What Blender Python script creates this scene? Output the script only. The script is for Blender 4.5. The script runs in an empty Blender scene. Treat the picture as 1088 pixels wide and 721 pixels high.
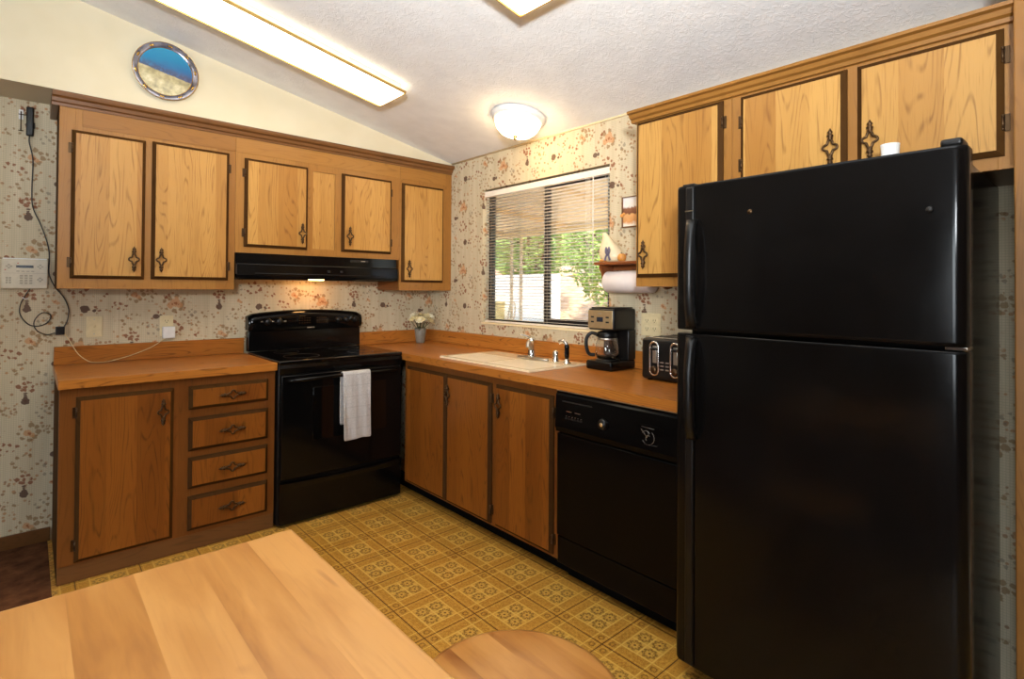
import bpy, bmesh, math, random
from mathutils import Vector, Matrix
random.seed(7)
SC = bpy.context.scene
COL = SC.collection
PI = math.pi

# ------------------------------------------------------------------ camera, world, lights, exposure
cam_d = bpy.data.cameras.new('camera')
cam = bpy.data.objects.new('camera', cam_d); COL.objects.link(cam)
YAW, PITCH, ROLL = math.radians(-41.3584), math.radians(0.6412), math.radians(0.3747)
F = Vector((-math.sin(YAW)*math.cos(PITCH), math.cos(YAW)*math.cos(PITCH), math.sin(PITCH)))
R0 = Vector((math.cos(YAW), math.sin(YAW), 0)); U0 = R0.cross(F)
R = R0*math.cos(ROLL)+U0*math.sin(ROLL); U = -R0*math.sin(ROLL)+U0*math.cos(ROLL)
cam.matrix_world = Matrix(((R.x, U.x, -F.x, -2.4277), (R.y, U.y, -F.y, -3.6832), (R.z, U.z, -F.z, 1.3144), (0, 0, 0, 1)))
cam_d.sensor_width = 36; cam_d.lens = 574.64/1088*36
cam_d.shift_x = (544-535.4485)/1088; cam_d.shift_y = -(360.5-301.68)/1088
cam_d.clip_start = 0.02
SC.camera = cam

SC.view_settings.view_transform = 'Standard'; SC.view_settings.look = 'None'
SC.view_settings.gamma = 1; SC.view_settings.use_curve_mapping = False
SC.view_settings.exposure = 0.0

W = bpy.data.worlds.new('world'); SC.world = W; W.use_nodes = True
wn = W.node_tree.nodes; sky = wn.new('ShaderNodeTexSky'); sky.sky_type = 'NISHITA'
sky.sun_disc = False; sky.sun_elevation = math.radians(50); sky.sun_rotation = math.radians(200)
W.node_tree.links.new(sky.outputs[0], wn['Background'].inputs[0]); wn['Background'].inputs[1].default_value = 0.95

SUN = bpy.data.lights.new('sun', 'SUN'); SUN.energy = 7.0; SUN.angle = math.radians(1.0); SUN.color = (1, .93, .82)
so = bpy.data.objects.new('sun', SUN); COL.objects.link(so)
so.rotation_euler = Vector((-.45, -.35, .85)).to_track_quat('Z', 'Y').to_euler()

def area(name, loc, target, sx, sy, power, color):
    l = bpy.data.lights.new(name, 'AREA'); l.shape = 'RECTANGLE'; l.size = sx; l.size_y = sy; l.energy = power; l.color = color
    o = bpy.data.objects.new(name, l); COL.objects.link(o); o.location = loc
    o.rotation_euler = (Vector(loc)-Vector(target)).to_track_quat('Z', 'Y').to_euler()
    return o
# daylight through the dining-room window (behind the camera, to the left)
area('window_daylight', (-7.28, -4.45, 1.35), (-2.2, -3.4, 1.2), 1.5, 1.5, 125, (.80, .90, 1.0))
# the photographer's flash, bounced off the ceiling behind the camera
fl = area('bounce_flash', (-2.9, -4.2, 1.75), (-1.85, -2.95, 2.80), .25, .25, 80, (.90, .96, 1)); fl.data.spread = math.radians(104)

LAMP_TUBE = (1.0, .90, .70); LAMP_TUBE_E = 5.5
LAMP_DOME = (1.0, .70, .36); LAMP_DOME_E = 22.0
LAMP_HOOD = (1.0, .48, .13); LAMP_HOOD_E = 55.0

# ------------------------------------------------------------------ node helpers
def lin(r, g, b):
    f = lambda c: (c/255/12.92) if c/255 <= .04045 else ((c/255+.055)/1.055)**2.4
    return (f(r), f(g), f(b), 1)

class NT:
    def __init__(s, name):
        s.mat = bpy.data.materials.new(name); s.mat.use_nodes = True
        s.t = s.mat.node_tree; s.n = s.t.nodes; s.l = s.t.links; s.bsdf = s.n['Principled BSDF']
    def put(s, sock, v):
        if isinstance(v, bpy.types.NodeSocket): s.l.new(v, sock)
        else: sock.default_value = v
    def m(s, op, a, b=0.0, c=None):
        n = s.n.new('ShaderNodeMath'); n.operation = op; s.put(n.inputs[0], a); s.put(n.inputs[1], b)
        if c is not None: s.put(n.inputs[2], c)
        return n.outputs[0]
    def xyz(s, x, y, z):
        n = s.n.new('ShaderNodeCombineXYZ'); s.put(n.inputs[0], x); s.put(n.inputs[1], y); s.put(n.inputs[2], z); return n.outputs[0]
    def sep(s, v):
        n = s.n.new('ShaderNodeSeparateXYZ'); s.l.new(v, n.inputs[0]); return n.outputs
    def dist(s, v, p):
        n = s.n.new('ShaderNodeVectorMath'); n.operation = 'DISTANCE'; s.put(n.inputs[0], v); s.put(n.inputs[1], p); return n.outputs['Value']
    def pos(s): return s.n.new('ShaderNodeNewGeometry').outputs['Position']
    def objc(s): return s.n.new('ShaderNodeTexCoord').outputs['Object']
    def rnd(s): return s.n.new('ShaderNodeObjectInfo').outputs['Random']
    def noise(s, v, scale=1., detail=2., rough=.5, dist=0.):
        n = s.n.new('ShaderNodeTexNoise'); s.put(n.inputs['Vector'], v); s.put(n.inputs['Scale'], scale)
        n.inputs['Detail'].default_value = detail; n.inputs['Roughness'].default_value = rough; n.inputs['Distortion'].default_value = dist
        return n.outputs['Fac']
    def white(s, v):
        n = s.n.new('ShaderNodeTexWhiteNoise'); n.noise_dimensions = '1D'; s.put(n.inputs['W'], v); return n.outputs['Value']
    def voro(s, v, scale, feat='F1'):
        n = s.n.new('ShaderNodeTexVoronoi'); n.feature = feat; s.put(n.inputs['Vector'], v); n.inputs['Scale'].default_value = scale
        return n.outputs
    def ramp(s, f, stops):
        n = s.n.new('ShaderNodeValToRGB'); s.put(n.inputs[0], f); e = n.color_ramp.elements
        while len(e) < len(stops): e.new(.5)
        for i, (p, c) in enumerate(stops): e[i].position = p; e[i].color = c if len(c) == 4 else (*c, 1)
        return n.outputs[0]
    def mix(s, f, a, b, mode='MIX'):
        n = s.n.new('ShaderNodeMix'); n.data_type = 'RGBA'; n.blend_type = mode
        s.put(n.inputs[0], f); s.put(n.inputs[6], a); s.put(n.inputs[7], b); return n.outputs[2]
    def smooth(s, v, lo, hi):
        n = s.n.new('ShaderNodeMapRange'); n.interpolation_type = 'SMOOTHSTEP'; s.put(n.inputs[0], v)
        n.inputs[1].default_value = lo; n.inputs[2].default_value = hi; return n.outputs[0]
    def bump(s, h, strength=.2, d=.002):
        n = s.n.new('ShaderNodeBump'); n.inputs['Strength'].default_value = strength; n.inputs['Distance'].default_value = d
        s.put(n.inputs['Height'], h); s.l.new(n.outputs[0], s.bsdf.inputs['Normal'])
    def out(s, color=None, rough=.5, metal=0., spec=None, coat=0., coat_rough=.1, trans=0., emit=None, es=0.):
        b = s.bsdf
        if color is not None: s.put(b.inputs['Base Color'], color)
        s.put(b.inputs['Roughness'], rough); b.inputs['Metallic'].default_value = metal
        if spec is not None: b.inputs['Specular IOR Level'].default_value = spec
        b.inputs['Coat Weight'].default_value = coat; b.inputs['Coat Roughness'].default_value = coat_rough
        b.inputs['Transmission Weight'].default_value = trans
        if emit is not None: s.put(b.inputs['Emission Color'], emit); b.inputs['Emission Strength'].default_value = es
        return s.mat

def plain(name, c, rough=.5, metal=0., var=.06, vs=40., **k):
    n = NT(name); f = n.noise(n.objc(), vs, 3)
    d = tuple(x*(1-var) for x in c[:3])+(1,); u = tuple(min(1, x*(1+var)) for x in c[:3])+(1,)
    return n.out(n.ramp(f, [(.3, d), (.7, u)]), rough, metal, **k)

def oak(name, light, mid, dark, rough=.38, board=.115, axis='z', coat=.08, contrast=1., bumps=.12, spec=.32):
    """plain-sawn oak: contour lines of a stretched noise give the cathedral figure; boards differ in tone"""
    n = NT(name); p = n.objc(); x, y, z = n.sep(p); r = n.rnd()
    if axis == 'z': h, l = n.m('ADD', x, y), z
    elif axis == 'x': h, l = n.m('ADD', y, z), x
    else: h, l = n.m('ADD', x, z), y
    h = n.m('ADD', h, n.m('MULTIPLY', r, 7.3)); l2 = n.m('ADD', l, n.m('MULTIPLY', r, 31.))
    bi = n.m('FLOOR', n.m('DIVIDE', h, board)); bt = n.white(bi)
    l3 = n.m('ADD', l2, n.m('MULTIPLY', bt, 17.))
    fig = n.noise(n.xyz(n.m('MULTIPLY', h, 8.), n.m('MULTIPLY', bt, 40.), n.m('MULTIPLY', l3, 1.0)), 1., 2.2, .38, .25)
    ring = n.m('FRACT', n.m('MULTIPLY', fig, 23.))
    ring = n.m('SUBTRACT', 1., n.m('ABSOLUTE', n.m('SUBTRACT', n.m('MULTIPLY', ring, 2.), 1.)))
    wob = n.noise(n.xyz(n.m('MULTIPLY', h, 60.), 0., n.m('MULTIPLY', l3, 5.)), 1., 3)
    ringm = n.m('MULTIPLY', n.smooth(ring, .60, 1.), n.smooth(wob, .32, .66))
    pores = n.noise(n.xyz(n.m('MULTIPLY', h, 420.), 0., n.m('MULTIPLY', l3, 9.)), 1., 2)
    tone = n.noise(n.xyz(n.m('MULTIPLY', h, 6.), 3., n.m('MULTIPLY', l3, .9)), 1., 2)
    c = n.mix(n.m('MULTIPLY_ADD', n.m('SUBTRACT', bt, .5), .85, n.m('MULTIPLY', tone, .95)), light, mid)
    c = n.mix(n.m('MULTIPLY', ringm, .60*contrast), c, dark)
    c = n.mix(n.m('MULTIPLY', n.smooth(pores, .56, .75), .42*contrast), c, dark)
    n.bump(n.m('ADD', n.m('MULTIPLY', pores, .5), ringm), bumps, .0006)
    return n.out(c, rough, spec=spec, coat=coat, coat_rough=.25)

M = {}
OL, OM, OD = lin(192, 143, 74), lin(161, 109, 47), lin(112, 67, 25)
M['oak_door'] = oak('oak_door', OL, OM, OD)
M['oak_frame'] = oak('oak_frame', lin(162, 112, 51), lin(145, 96, 41), lin(104, 64, 22), board=.9, contrast=.6)
M['oak_rail'] = oak('oak_rail', lin(162, 112, 51), lin(145, 96, 41), lin(104, 64, 22), board=.9, axis='x', contrast=.6)
M['oak_rail_y'] = oak('oak_rail_y', lin(162, 112, 51), lin(145, 96, 41), lin(104, 64, 22), board=.9, axis='y', contrast=.6)
M['oak_edge'] = oak('oak_edge', lin(78, 50, 20), lin(64, 39, 15), lin(42, 23, 8), board=.9, contrast=.5, rough=.75, coat=0., spec=.08)
M['oak_dark'] = oak('oak_dark', lin(116, 76, 40), lin(98, 62, 30), lin(66, 40, 18), board=.9, axis='x', contrast=.6)
M['oak_shaded'] = oak('oak_shaded', lin(146, 85, 27), lin(120, 65, 18), lin(70, 33, 8))  # same wood as oak_door, the weaker light down low darkened into its colour
M['oak_shaded_frame'] = oak('oak_shaded_frame', lin(132, 78, 30), lin(114, 65, 23), lin(76, 41, 13), board=.9, contrast=.6)  # frame oak with shade put into its colour
M['counter'] = oak('counter', lin(188, 119, 48), lin(164, 97, 34), lin(104, 56, 16), axis='x', board=.16, rough=.33, coat=.12, contrast=1.25, bumps=.03)
M['counter_y'] = oak('counter_y', lin(188, 119, 48), lin(164, 97, 34), lin(104, 56, 16), axis='y', board=.16, rough=.33, coat=.12, contrast=1.25, bumps=.03)
M['shelf_wood'] = oak('shelf_wood', lin(150, 84, 42), lin(126, 66, 30), lin(86, 42, 18), axis='y', board=.5)

def maple(name, axis='y'):
    n = NT(name); x, y, z = n.sep(n.objc())
    h, l = (x, y) if axis == 'y' else (y, x)
    h = n.m('ADD', h, 10.); bi = n.m('FLOOR', n.m('DIVIDE', h, .105)); bt = n.white(n.m('ADD', bi, .37))
    l = n.m('ADD', l, n.m('MULTIPLY', bt, 9.))
    t = n.noise(n.xyz(n.m('MULTIPLY', h, 14.), n.m('MULTIPLY', bt, 30.), n.m('MULTIPLY', l, 2.2)), 1., 4, .55, .6)
    g = n.noise(n.xyz(n.m('MULTIPLY', h, 150.), 0., n.m('MULTIPLY', l, 6.)), 1., 3)
    k = n.noise(n.xyz(n.m('MULTIPLY', h, 9.), 5., n.m('MULTIPLY', l, 3.)), 1., 2, .5, 1.5)
    c = n.ramp(n.m('MULTIPLY_ADD', n.m('SUBTRACT', bt, .5), .42, t), [(.22, lin(140, 80, 30)), (.45, lin(182, 122, 56)), (.72, lin(204, 146, 78))])
    c = n.mix(n.m('MULTIPLY', n.smooth(g, .5, .8), .22), c, lin(150, 92, 44))
    c = n.mix(n.m('MULTIPLY', n.smooth(k, .67, .78), .5), c, lin(140, 82, 40))
    return n.out(c, .36, coat=.25, coat_rough=.3)
M['maple'] = maple('maple')

def wallpaper():
    n = NT('wallpaper'); P = n.sep(n.pos())
    u0 = n.m('SUBTRACT', P[0], P[1]); CW, CH = .447, .47
    u = n.m('DIVIDE', n.m('ADD', u0, 10.), CW); ci = n.m('FLOOR', u)
    dropf = n.m('MULTIPLY', n.m('MODULO', ci, 2.), .5)
    # vase column x=-2.43 -> cell-local .10 ; z 1.679 -> .10
    u = n.m('SUBTRACT', u, math.fmod((10-2.43)/CW, 1)-.10/CW)
    ci = n.m('FLOOR', u); dropf = n.m('MULTIPLY', n.m('ABSOLUTE', n.m('SUBTRACT', n.m('MODULO', ci, 2.), float(int(math.floor((10-2.43)/CW)) % 2))), .5)
    v = n.m('ADD', n.m('DIVIDE', n.m('ADD', P[2], CH*4-1.679+.10), CH), dropf)
    lu = n.m('MULTIPLY', n.m('FRACT', u), CW); lv = n.m('MULTIPLY', n.m('FRACT', v), CH)
    wob = n.m('MULTIPLY', n.m('SUBTRACT', n.noise(n.pos(), 75., 3), .5), .022)
    q = n.xyz(n.m('ADD', lu, wob), n.m('SUBTRACT', lv, wob), 0.)
    def group(items):
        d = None
        for (x, y, r) in items:
            e = n.m('SUBTRACT', n.dist(q, (x, y, 0)), r); d = e if d is None else n.m('MINIMUM', d, e)
        return d
    def ell(items):
        d = None
        for (x, y, rx, ry) in items:
            qq = n.xyz(n.m('DIVIDE', n.m('SUBTRACT', lu, x), rx), n.m('DIVIDE', n.m('SUBTRACT', lv, y), ry), 0.)
            e = n.m('MULTIPLY', n.m('SUBTRACT', n.dist(qq, (0, 0, 0)), 1.), min(rx, ry)); d = e if d is None else n.m('MINIMUM', d, e)
        return d
    rg = random.Random(3)
    def ringpts(cx, cy, R_, k, r, jit=.5):
        out = []
        for i in range(k):
            t = 2*PI*i/k+rg.uniform(-.35, .35); rr = R_*(1-jit*rg.random())
            out.append((cx+rr*math.cos(t), cy+.85*rr*math.sin(t), r*(.7+.6*rg.random())))
        return out
    dark = group([(.10, .092, .0165), (.10, .108, .0095), (.10, .122, .0055), (.335, .088, .020), (.375, .080, .0085)])
    dark = n.m('MINIMUM', dark, ell([(.215, .275, .016, .014), (.238, .277, .008, .010), (.100, .133, .008, .004)]))
    rust = group(ringpts(.10, .170, .038, 9, .0075)+[(.10, .165, .008)]+ringpts(.31, .205, .055, 9, .0075)+ringpts(.04, .335, .036, 6, .0065)+[(.382, .098, .0065), (.398, .079, .0075), (.225, .300, .006), (.262, .385, .009), (.279, .398, .007), (.43, .17, .006), (.418, .158, .006)])
    peach = group([(.31, .355, .026), (.286, .338, .017), (.333, .340, .016), (.318, .376, .012), (.11, .40, .015), (.128, .388, .011), (.21, .13, .010), (.222, .121, .008)])
    heart = group([(.312, .352, .008), (.327, .345, .005), (.296, .345, .005), (.118, .396, .006), (.21, .13, .004)])
    leaf = group(ringpts(.31, .35, .062, 10, .0095)+ringpts(.115, .40, .055, 8, .009)+ringpts(.10, .25, .055, 8, .0065)+ringpts(.23, .05, .06, 9, .0065)+ringpts(.40, .24, .04, 7, .0065)+ringpts(.03, .05, .035, 5, .006)+ringpts(.19, .41, .03, 5, .006))
    grey = group(ringpts(.40, .30, .026, 4, .008)+ringpts(.20, .20, .035, 5, .0065)+ringpts(.16, .03, .025, 4, .0065))
    inside = lambda d, a: n.m('MULTIPLY', n.smooth(d, .0022, -.0015), a)
    g1 = n.m('ABSOLUTE', n.m('SUBTRACT', n.m('FRACT', n.m('MULTIPLY', u0, 110.)), .5))
    g2 = n.m('ABSOLUTE', n.m('SUBTRACT', n.m('FRACT', n.m('MULTIPLY', P[2], 110.)), .5))
    weave = n.m('MAXIMUM', n.smooth(g1, .36, .46), n.smooth(g2, .36, .46))
    st = n.noise(n.xyz(n.m('MULTIPLY', u0, 26.), n.m('MULTIPLY', P[2], 2.), 0.), 1., 2)
    c = n.ramp(st, [(.3, lin(200, 183, 150)), (.7, lin(215, 199, 167))])
    c = n.mix(n.m('MULTIPLY', weave, .34), c, lin(138, 132, 118))
    # fine sprig work between the motifs
    uv = n.xyz(u0, P[2], 0.); blot = n.smooth(n.noise(uv, 13., 2), .44, .54); vo = n.voro(uv, 50.)
    tw = n.m('MULTIPLY', n.m('MULTIPLY', n.smooth(vo['Distance'], .42, .28), blot), n.smooth(n.sep(vo['Color'])[0], .42, .5))
    c = n.mix(n.m('MULTIPLY', tw, .7), c, n.mix(n.sep(vo['Color'])[1], lin(182, 118, 62), lin(128, 80, 46)))
    for d, a, col in ((leaf, .75, lin(140, 104, 62)), (grey, .6, lin(126, 112, 96)), (peach, .75, lin(200, 142, 92)), (rust, .85, lin(134, 70, 36)), (heart, .8, lin(150, 82, 42)), (dark, .9, lin(84, 54, 42))):
        c = n.mix(inside(d, a), c, col)
    seam = n.m('ABSOLUTE', n.m('SUBTRACT', n.m('FRACT', n.m('DIVIDE', n.m('ADD', u0, 10.62), .536)), .5))
    c = n.mix(n.m('MULTIPLY', n.smooth(seam, .496, .4995), .35), c, lin(130, 110, 90))
    return n.out(c, .62, spec=.3)
M['wallpaper'] = wallpaper()

def vinyl():
    n = NT('vinyl_tile'); P = n.sep(n.pos()); TX, TY = .2415, .2295
    a = n.m('SUBTRACT', n.m('FRACT', n.m('DIVIDE', n.m('ADD', P[0], .565+TX*40), TX)), .5)
    b = n.m('SUBTRACT', n.m('FRACT', n.m('DIVIDE', n.m('ADD', P[1], 1.49+TY*60), TY)), .5)
    aa, ab = n.m('ABSOLUTE', a), n.m('ABSOLUTE', b)
    mx = n.m('MAXIMUM', aa, ab); mn = n.m('MINIMUM', aa, ab)
    sp = n.noise(n.pos(), 260., 3); sp2 = n.noise(n.pos(), 90., 3)
    c = n.ramp(sp2, [(.35, lin(188, 131, 46)), (.65, lin(211, 157, 66))])
    pale = lin(226, 186, 96); dk = lin(104, 70, 26)
    line = lambda v, at, w: n.smooth(n.m('ABSOLUTE', n.m('SUBTRACT', v, at)), w, w*.4)
    # border band: speckle
    band = n.smooth(mx, .29, .31)
    c = n.mix(n.m('MULTIPLY', n.m('MULTIPLY', band, n.smooth(sp, .48, .6)), .5), c, lin(134, 90, 30))
    # centre square a little lighter, its outline and cross
    c = n.mix(n.m('MULTIPLY', n.smooth(mx, .27, .25), .35), c, pale)
    lines = n.m('MAXIMUM', line(mx, .285, .02), n.m('MULTIPLY', n.smooth(mx, .29, .28), line(mn, 0., .018)))
    lines = n.m('MAXIMUM', lines, n.m('MULTIPLY', band, line(mn, .285, .016)))
    lines = n.m('MAXIMUM', lines, n.m('MULTIPLY', line(mx, .455, .012), .4))
    c = n.mix(n.m('MULTIPLY', lines, .75), c, pale)
    # four medallions
    q = n.xyz(n.m('SUBTRACT', aa, .137), n.m('SUBTRACT', ab, .137), 0.)
    d = n.dist(q, (0, 0, 0)); ang = n.m('ARCTAN2', n.m('SUBTRACT', ab, .137), n.m('SUBTRACT', aa, .137))
    pet = n.m('ABSOLUTE', n.m('SINE', n.m('MULTIPLY', ang, 4.)))
    rings = n.m('MULTIPLY', n.smooth(n.m('ABSOLUTE', n.m('SUBTRACT', d, n.m('MULTIPLY_ADD', pet, .036, .070))), .034, .016), n.smooth(sp, .38, .55))
    dot = n.smooth(d, .028, .016)
    c = n.mix(n.m('MULTIPLY', n.m('MAXIMUM', rings, dot), .85), c, dk)
    # corner blossoms
    d2 = n.dist(n.xyz(n.m('SUBTRACT', aa, .385), n.m('SUBTRACT', ab, .385), 0.), (0, 0, 0))
    c = n.mix(n.m('MULTIPLY', n.m('MULTIPLY', n.smooth(n.m('ABSOLUTE', n.m('SUBTRACT', d2, .045)), .02, .008), n.smooth(sp, .4, .5)), .7), c, dk)
    # joint
    c = n.mix(n.m('MULTIPLY', n.smooth(mx, .487, .495), .9), c, lin(70, 38, 14))
    n.bump(n.m('SUBTRACT', 1., n.smooth(mx, .486, .497)), .25, .001)
    return n.out(c, .36, spec=.4)
M['vinyl'] = vinyl()

def ceiling_mat():
    n = NT('ceiling_texture'); p = n.pos()
    a = n.noise(p, 38., 4, .6, 1.2); b = n.noise(p, 9., 3)
    k = n.smooth(a, .45, .62)
    n.bump(k, .28, .003)
    return n.out(n.ramp(b, [(.3, lin(234, 234, 233)), (.7, lin(242, 242, 241))]), .8, spec=.2)
M['ceiling'] = ceiling_mat()
def plaster():
    n = NT('cream_paint'); a = n.noise(n.pos(), 60., 3); n.bump(a, .12, .001)
    return n.out(n.ramp(n.noise(n.pos(), 6., 2), [(.3, lin(216, 203, 172)), (.7, lin(221, 209, 180))]), .6, spec=.3)
M['cream'] = plaster()
M['panelling'] = oak('panelling', lin(120, 82, 50), lin(100, 66, 38), lin(64, 40, 22), board=.12, rough=.5, coat=0.)
def carpet():
    n = NT('brown_carpet'); a = n.noise(n.pos(), 14., 4, .6); b = n.noise(n.pos(), 300., 2); n.bump(b, .5, .003)
    return n.out(n.ramp(a, [(.3, lin(70, 42, 26)), (.7, lin(118, 76, 48))]), .9, spec=.1)
M['carpet'] = carpet()

M['black_gloss'] = plain('black_gloss', lin(10, 9, 9), .12, spec=.25)
M['black_door'] = plain('black_door', lin(9, 8, 8), .16, spec=.10)
M['black_glass'] = plain('black_glass', lin(8, 7, 7), .05, spec=.5)
M['black_satin'] = plain('black_satin', lin(17, 15, 14), .36, spec=.35)
M['black_grey'] = plain('black_grey', lin(34, 31, 29), .42, spec=.3)
M['black_matte'] = plain('black_matte', lin(9, 8, 7), .8, spec=.1)
def fridge_mat():
    n = NT('fridge_black'); a = n.noise(n.pos(), 240., 2); n.bump(a, .05, .0006)
    sm = n.noise(n.pos(), 5., 4, .65)
    return n.out(n.ramp(sm, [(.4, lin(13, 11, 10)), (.8, lin(17, 15, 14))]), n.m('MULTIPLY_ADD', sm, .12, .10), spec=.2, coat=.0)
M['fridge'] = fridge_mat()
M['chrome'] = plain('chrome', (.75, .73, .70, 1), .12, 1.)
M['steel'] = plain('steel', (.55, .52, .48, 1), .32, 1.)
M['champagne'] = plain('champagne_steel', lin(206, 180, 136), .34, .75)
M['bronze'] = plain('antique_bronze', lin(84, 62, 40), .36, .85)
M['brass'] = plain('brass', lin(190, 150, 80), .25, 1.)
M['gold_frame'] = plain('gold_frame', lin(196, 160, 92), .35, .7)
M['white_plastic'] = plain('white_plastic', lin(232, 230, 226), .4)
M['almond'] = plain('almond_plastic', lin(222, 204, 160), .42)
M['keypad'] = plain('keypad_plastic', lin(214, 202, 178), .45)
M['button'] = plain('grey_button', lin(176, 164, 142), .5)
M['lcd'] = plain('lcd_dark', lin(34, 38, 48), .25)
M['red_mark'] = plain('red_mark', lin(190, 60, 40), .4)
M['cord_dark'] = plain('dark_cord', lin(50, 44, 40), .5)
M['cord_pale'] = plain('pale_cord', lin(214, 186, 140), .5)
M['bisque'] = plain('bisque_enamel', lin(250, 232, 196), .2, coat=.4)
M['bowl_white'] = plain('bowl_white', lin(248, 234, 204), .25)
M['paper'] = plain('paper_towel', lin(236, 222, 214), .85, var=.02)
M['cardboard'] = plain('cardboard', lin(150, 110, 72), .85)
M['ceramic'] = plain('ceramic_cream', lin(236, 216, 176), .35, var=.07, vs=25.)
M['bow'] = plain('bow_grey', lin(110, 100, 116), .6)
M['orange'] = plain('orange_glaze', lin(220, 150, 70), .4, var=.2)
M['vase_grey'] = plain('vase_grey', lin(120, 116, 106), .3, var=.15)
M['petal'] = plain('cream_petal', lin(242, 228, 178), .6)
M['petal_white'] = plain('white_petal', lin(244, 238, 214), .6)
M['stem_green'] = plain('stem_green', lin(70, 76, 40), .6)
M['alu_black'] = plain('black_aluminium', lin(24, 19, 16), .4)
M['blind'] = plain('blind_white', lin(240, 228, 210), .45, var=.02)
M['sill_white'] = plain('sill_cream', lin(236, 216, 172), .5)
M['patio'] = plain('patio_beige', lin(232, 208, 158), .7, var=.04, vs=6.)
M['patio_white'] = plain('patio_white', lin(246, 242, 234), .7, var=.02, vs=4.)
M['box_beige'] = plain('box_beige', lin(200, 180, 120), .6)
M['post_cream'] = plain('post_cream', lin(226, 206, 170), .6)
M['soil'] = (lambda n: n.out(n.ramp(n.noise(n.pos(), 7., 5, .65), [(.3, lin(196, 148, 108)), (.7, lin(232, 196, 156))]), .9))(NT('tan_soil'))
def leafmat(name, a, b):
    n = NT(name); f = n.noise(n.pos(), 9., 3)
    return n.out(n.ramp(f, [(.3, a), (.7, b)]), .5)
M['leaf'] = leafmat('leaf_green', lin(104, 140, 52), lin(176, 196, 96))
M['leaf2'] = leafmat('leaf_olive', lin(96, 116, 52), lin(160, 172, 92))
M['bark'] = plain('bark', lin(96, 70, 48), .8)
def fabric():
    n = NT('towel_cloth'); x, y, z = n.sep(n.objc())
    f = n.noise(n.objc(), 220., 2); g = n.m('ABSOLUTE', n.m('SUBTRACT', n.m('FRACT', n.m('MULTIPLY', z, 16.)), .5))
    n.bump(f, .5, .0015)
    c = n.mix(n.m('MULTIPLY', n.smooth(g, .44, .48), .25), n.ramp(f, [(.3, lin(176, 172, 170)), (.7, lin(206, 202, 200))]), lin(140, 136, 134))
    return n.out(c, .9, spec=.1)
M['towel'] = fabric()
def glass(name, tint=(1, 1, 1, 1), rough=0.):
    n = NT(name); return n.out(tint, rough, trans=1.)
M['glass'] = glass('clear_glass')
def pane():
    n = NT('window_pane'); t = n.n.new('ShaderNodeBsdfTransparent'); g = n.n.new('ShaderNodeBsdfGlossy'); g.inputs['Roughness'].default_value = .02
    f = n.n.new('ShaderNodeFresnel'); f.inputs[0].default_value = 1.45; m = n.n.new('ShaderNodeMixShader')
    n.l.new(n.m('MULTIPLY', f.outputs[0], .6), m.inputs[0]); n.l.new(t.outputs[0], m.inputs[1]); n.l.new(g.outputs[0], m.inputs[2])
    n.l.new(m.outputs[0], n.n['Material Output'].inputs[0]); return n.mat
M['pane'] = pane()
def lamp(name, color, e, base=lin(245, 240, 230)):
    n = NT(name); f = n.noise(n.objc(), 3., 1)
    return n.out(base, .4, emit=n.mix(n.m('MULTIPLY', f, .05), (*color, 1), (1, 1, 1, 1)), es=e)
M['tube_lens'] = lamp('tube_lens', LAMP_TUBE, LAMP_TUBE_E)
M['dome_glass'] = lamp('dome_glass', LAMP_DOME, LAMP_DOME_E)
M['hood_lens'] = lamp('hood_lens', LAMP_HOOD, LAMP_HOOD_E)

def plate_mat():
    n = NT('plate_picture'); x, y, z = n.sep(n.objc())
    nz = n.noise(n.objc(), 26., 4, .6); n2 = n.noise(n.objc(), 60., 3)
    sky_ = n.ramp(n.m('MULTIPLY_ADD', n.m('SUBTRACT', nz, .5), .16, n.m('MULTIPLY_ADD', z, 4., .25)), [(.12, lin(74, 80, 120)), (.30, lin(54, 104, 156)), (.5, lin(40, 132, 178)), (.8, lin(52, 150, 190))])
    snow = n.ramp(nz, [(.3, lin(128, 120, 88)), (.5, lin(176, 164, 122)), (.66, lin(206, 194, 156))])
    hill = n.m('ADD', n.m('MULTIPLY_ADD', x, -.21, -.010), n.m('MULTIPLY', n.m('SUBTRACT', n2, .5), .012))
    up = n.smooth(n.m('SUBTRACT', z, hill), -.002, .004)
    trees = n.m('MULTIPLY', n.smooth(n.m('SUBTRACT', z, hill), .050, .005), n.smooth(n2, .40, .52))
    c = n.mix(up, snow, n.mix(n.m('MULTIPLY', trees, .7), sky_, lin(60, 62, 90)))
    return n.out(c, .2, coat=.4)
M['plate_picture'] = plate_mat()
M['plate_rim'] = plain('plate_rim_blue', lin(120, 122, 140), .18, .6, var=.7, vs=22., coat=.5)
def picture_mat():
    n = NT('small_picture'); P = n.sep(n.pos()); z = n.m('SUBTRACT', P[2], 1.738)
    k = n.noise(n.pos(), 60., 3); zz = n.m('MULTIPLY_ADD', n.m('SUBTRACT', k, .5), .04, z)
    return n.out(n.ramp(n.m('MULTIPLY_ADD', zz, 6., .5), [(.08, lin(240, 228, 210)), (.2, lin(214, 150, 90)), (.42, lin(226, 170, 108)), (.47, lin(120, 70, 46)), (.62, lin(150, 100, 70)), (.68, lin(236, 226, 214)), (1, lin(236, 230, 224))]), .4)
M['small_picture'] = picture_mat()

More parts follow.
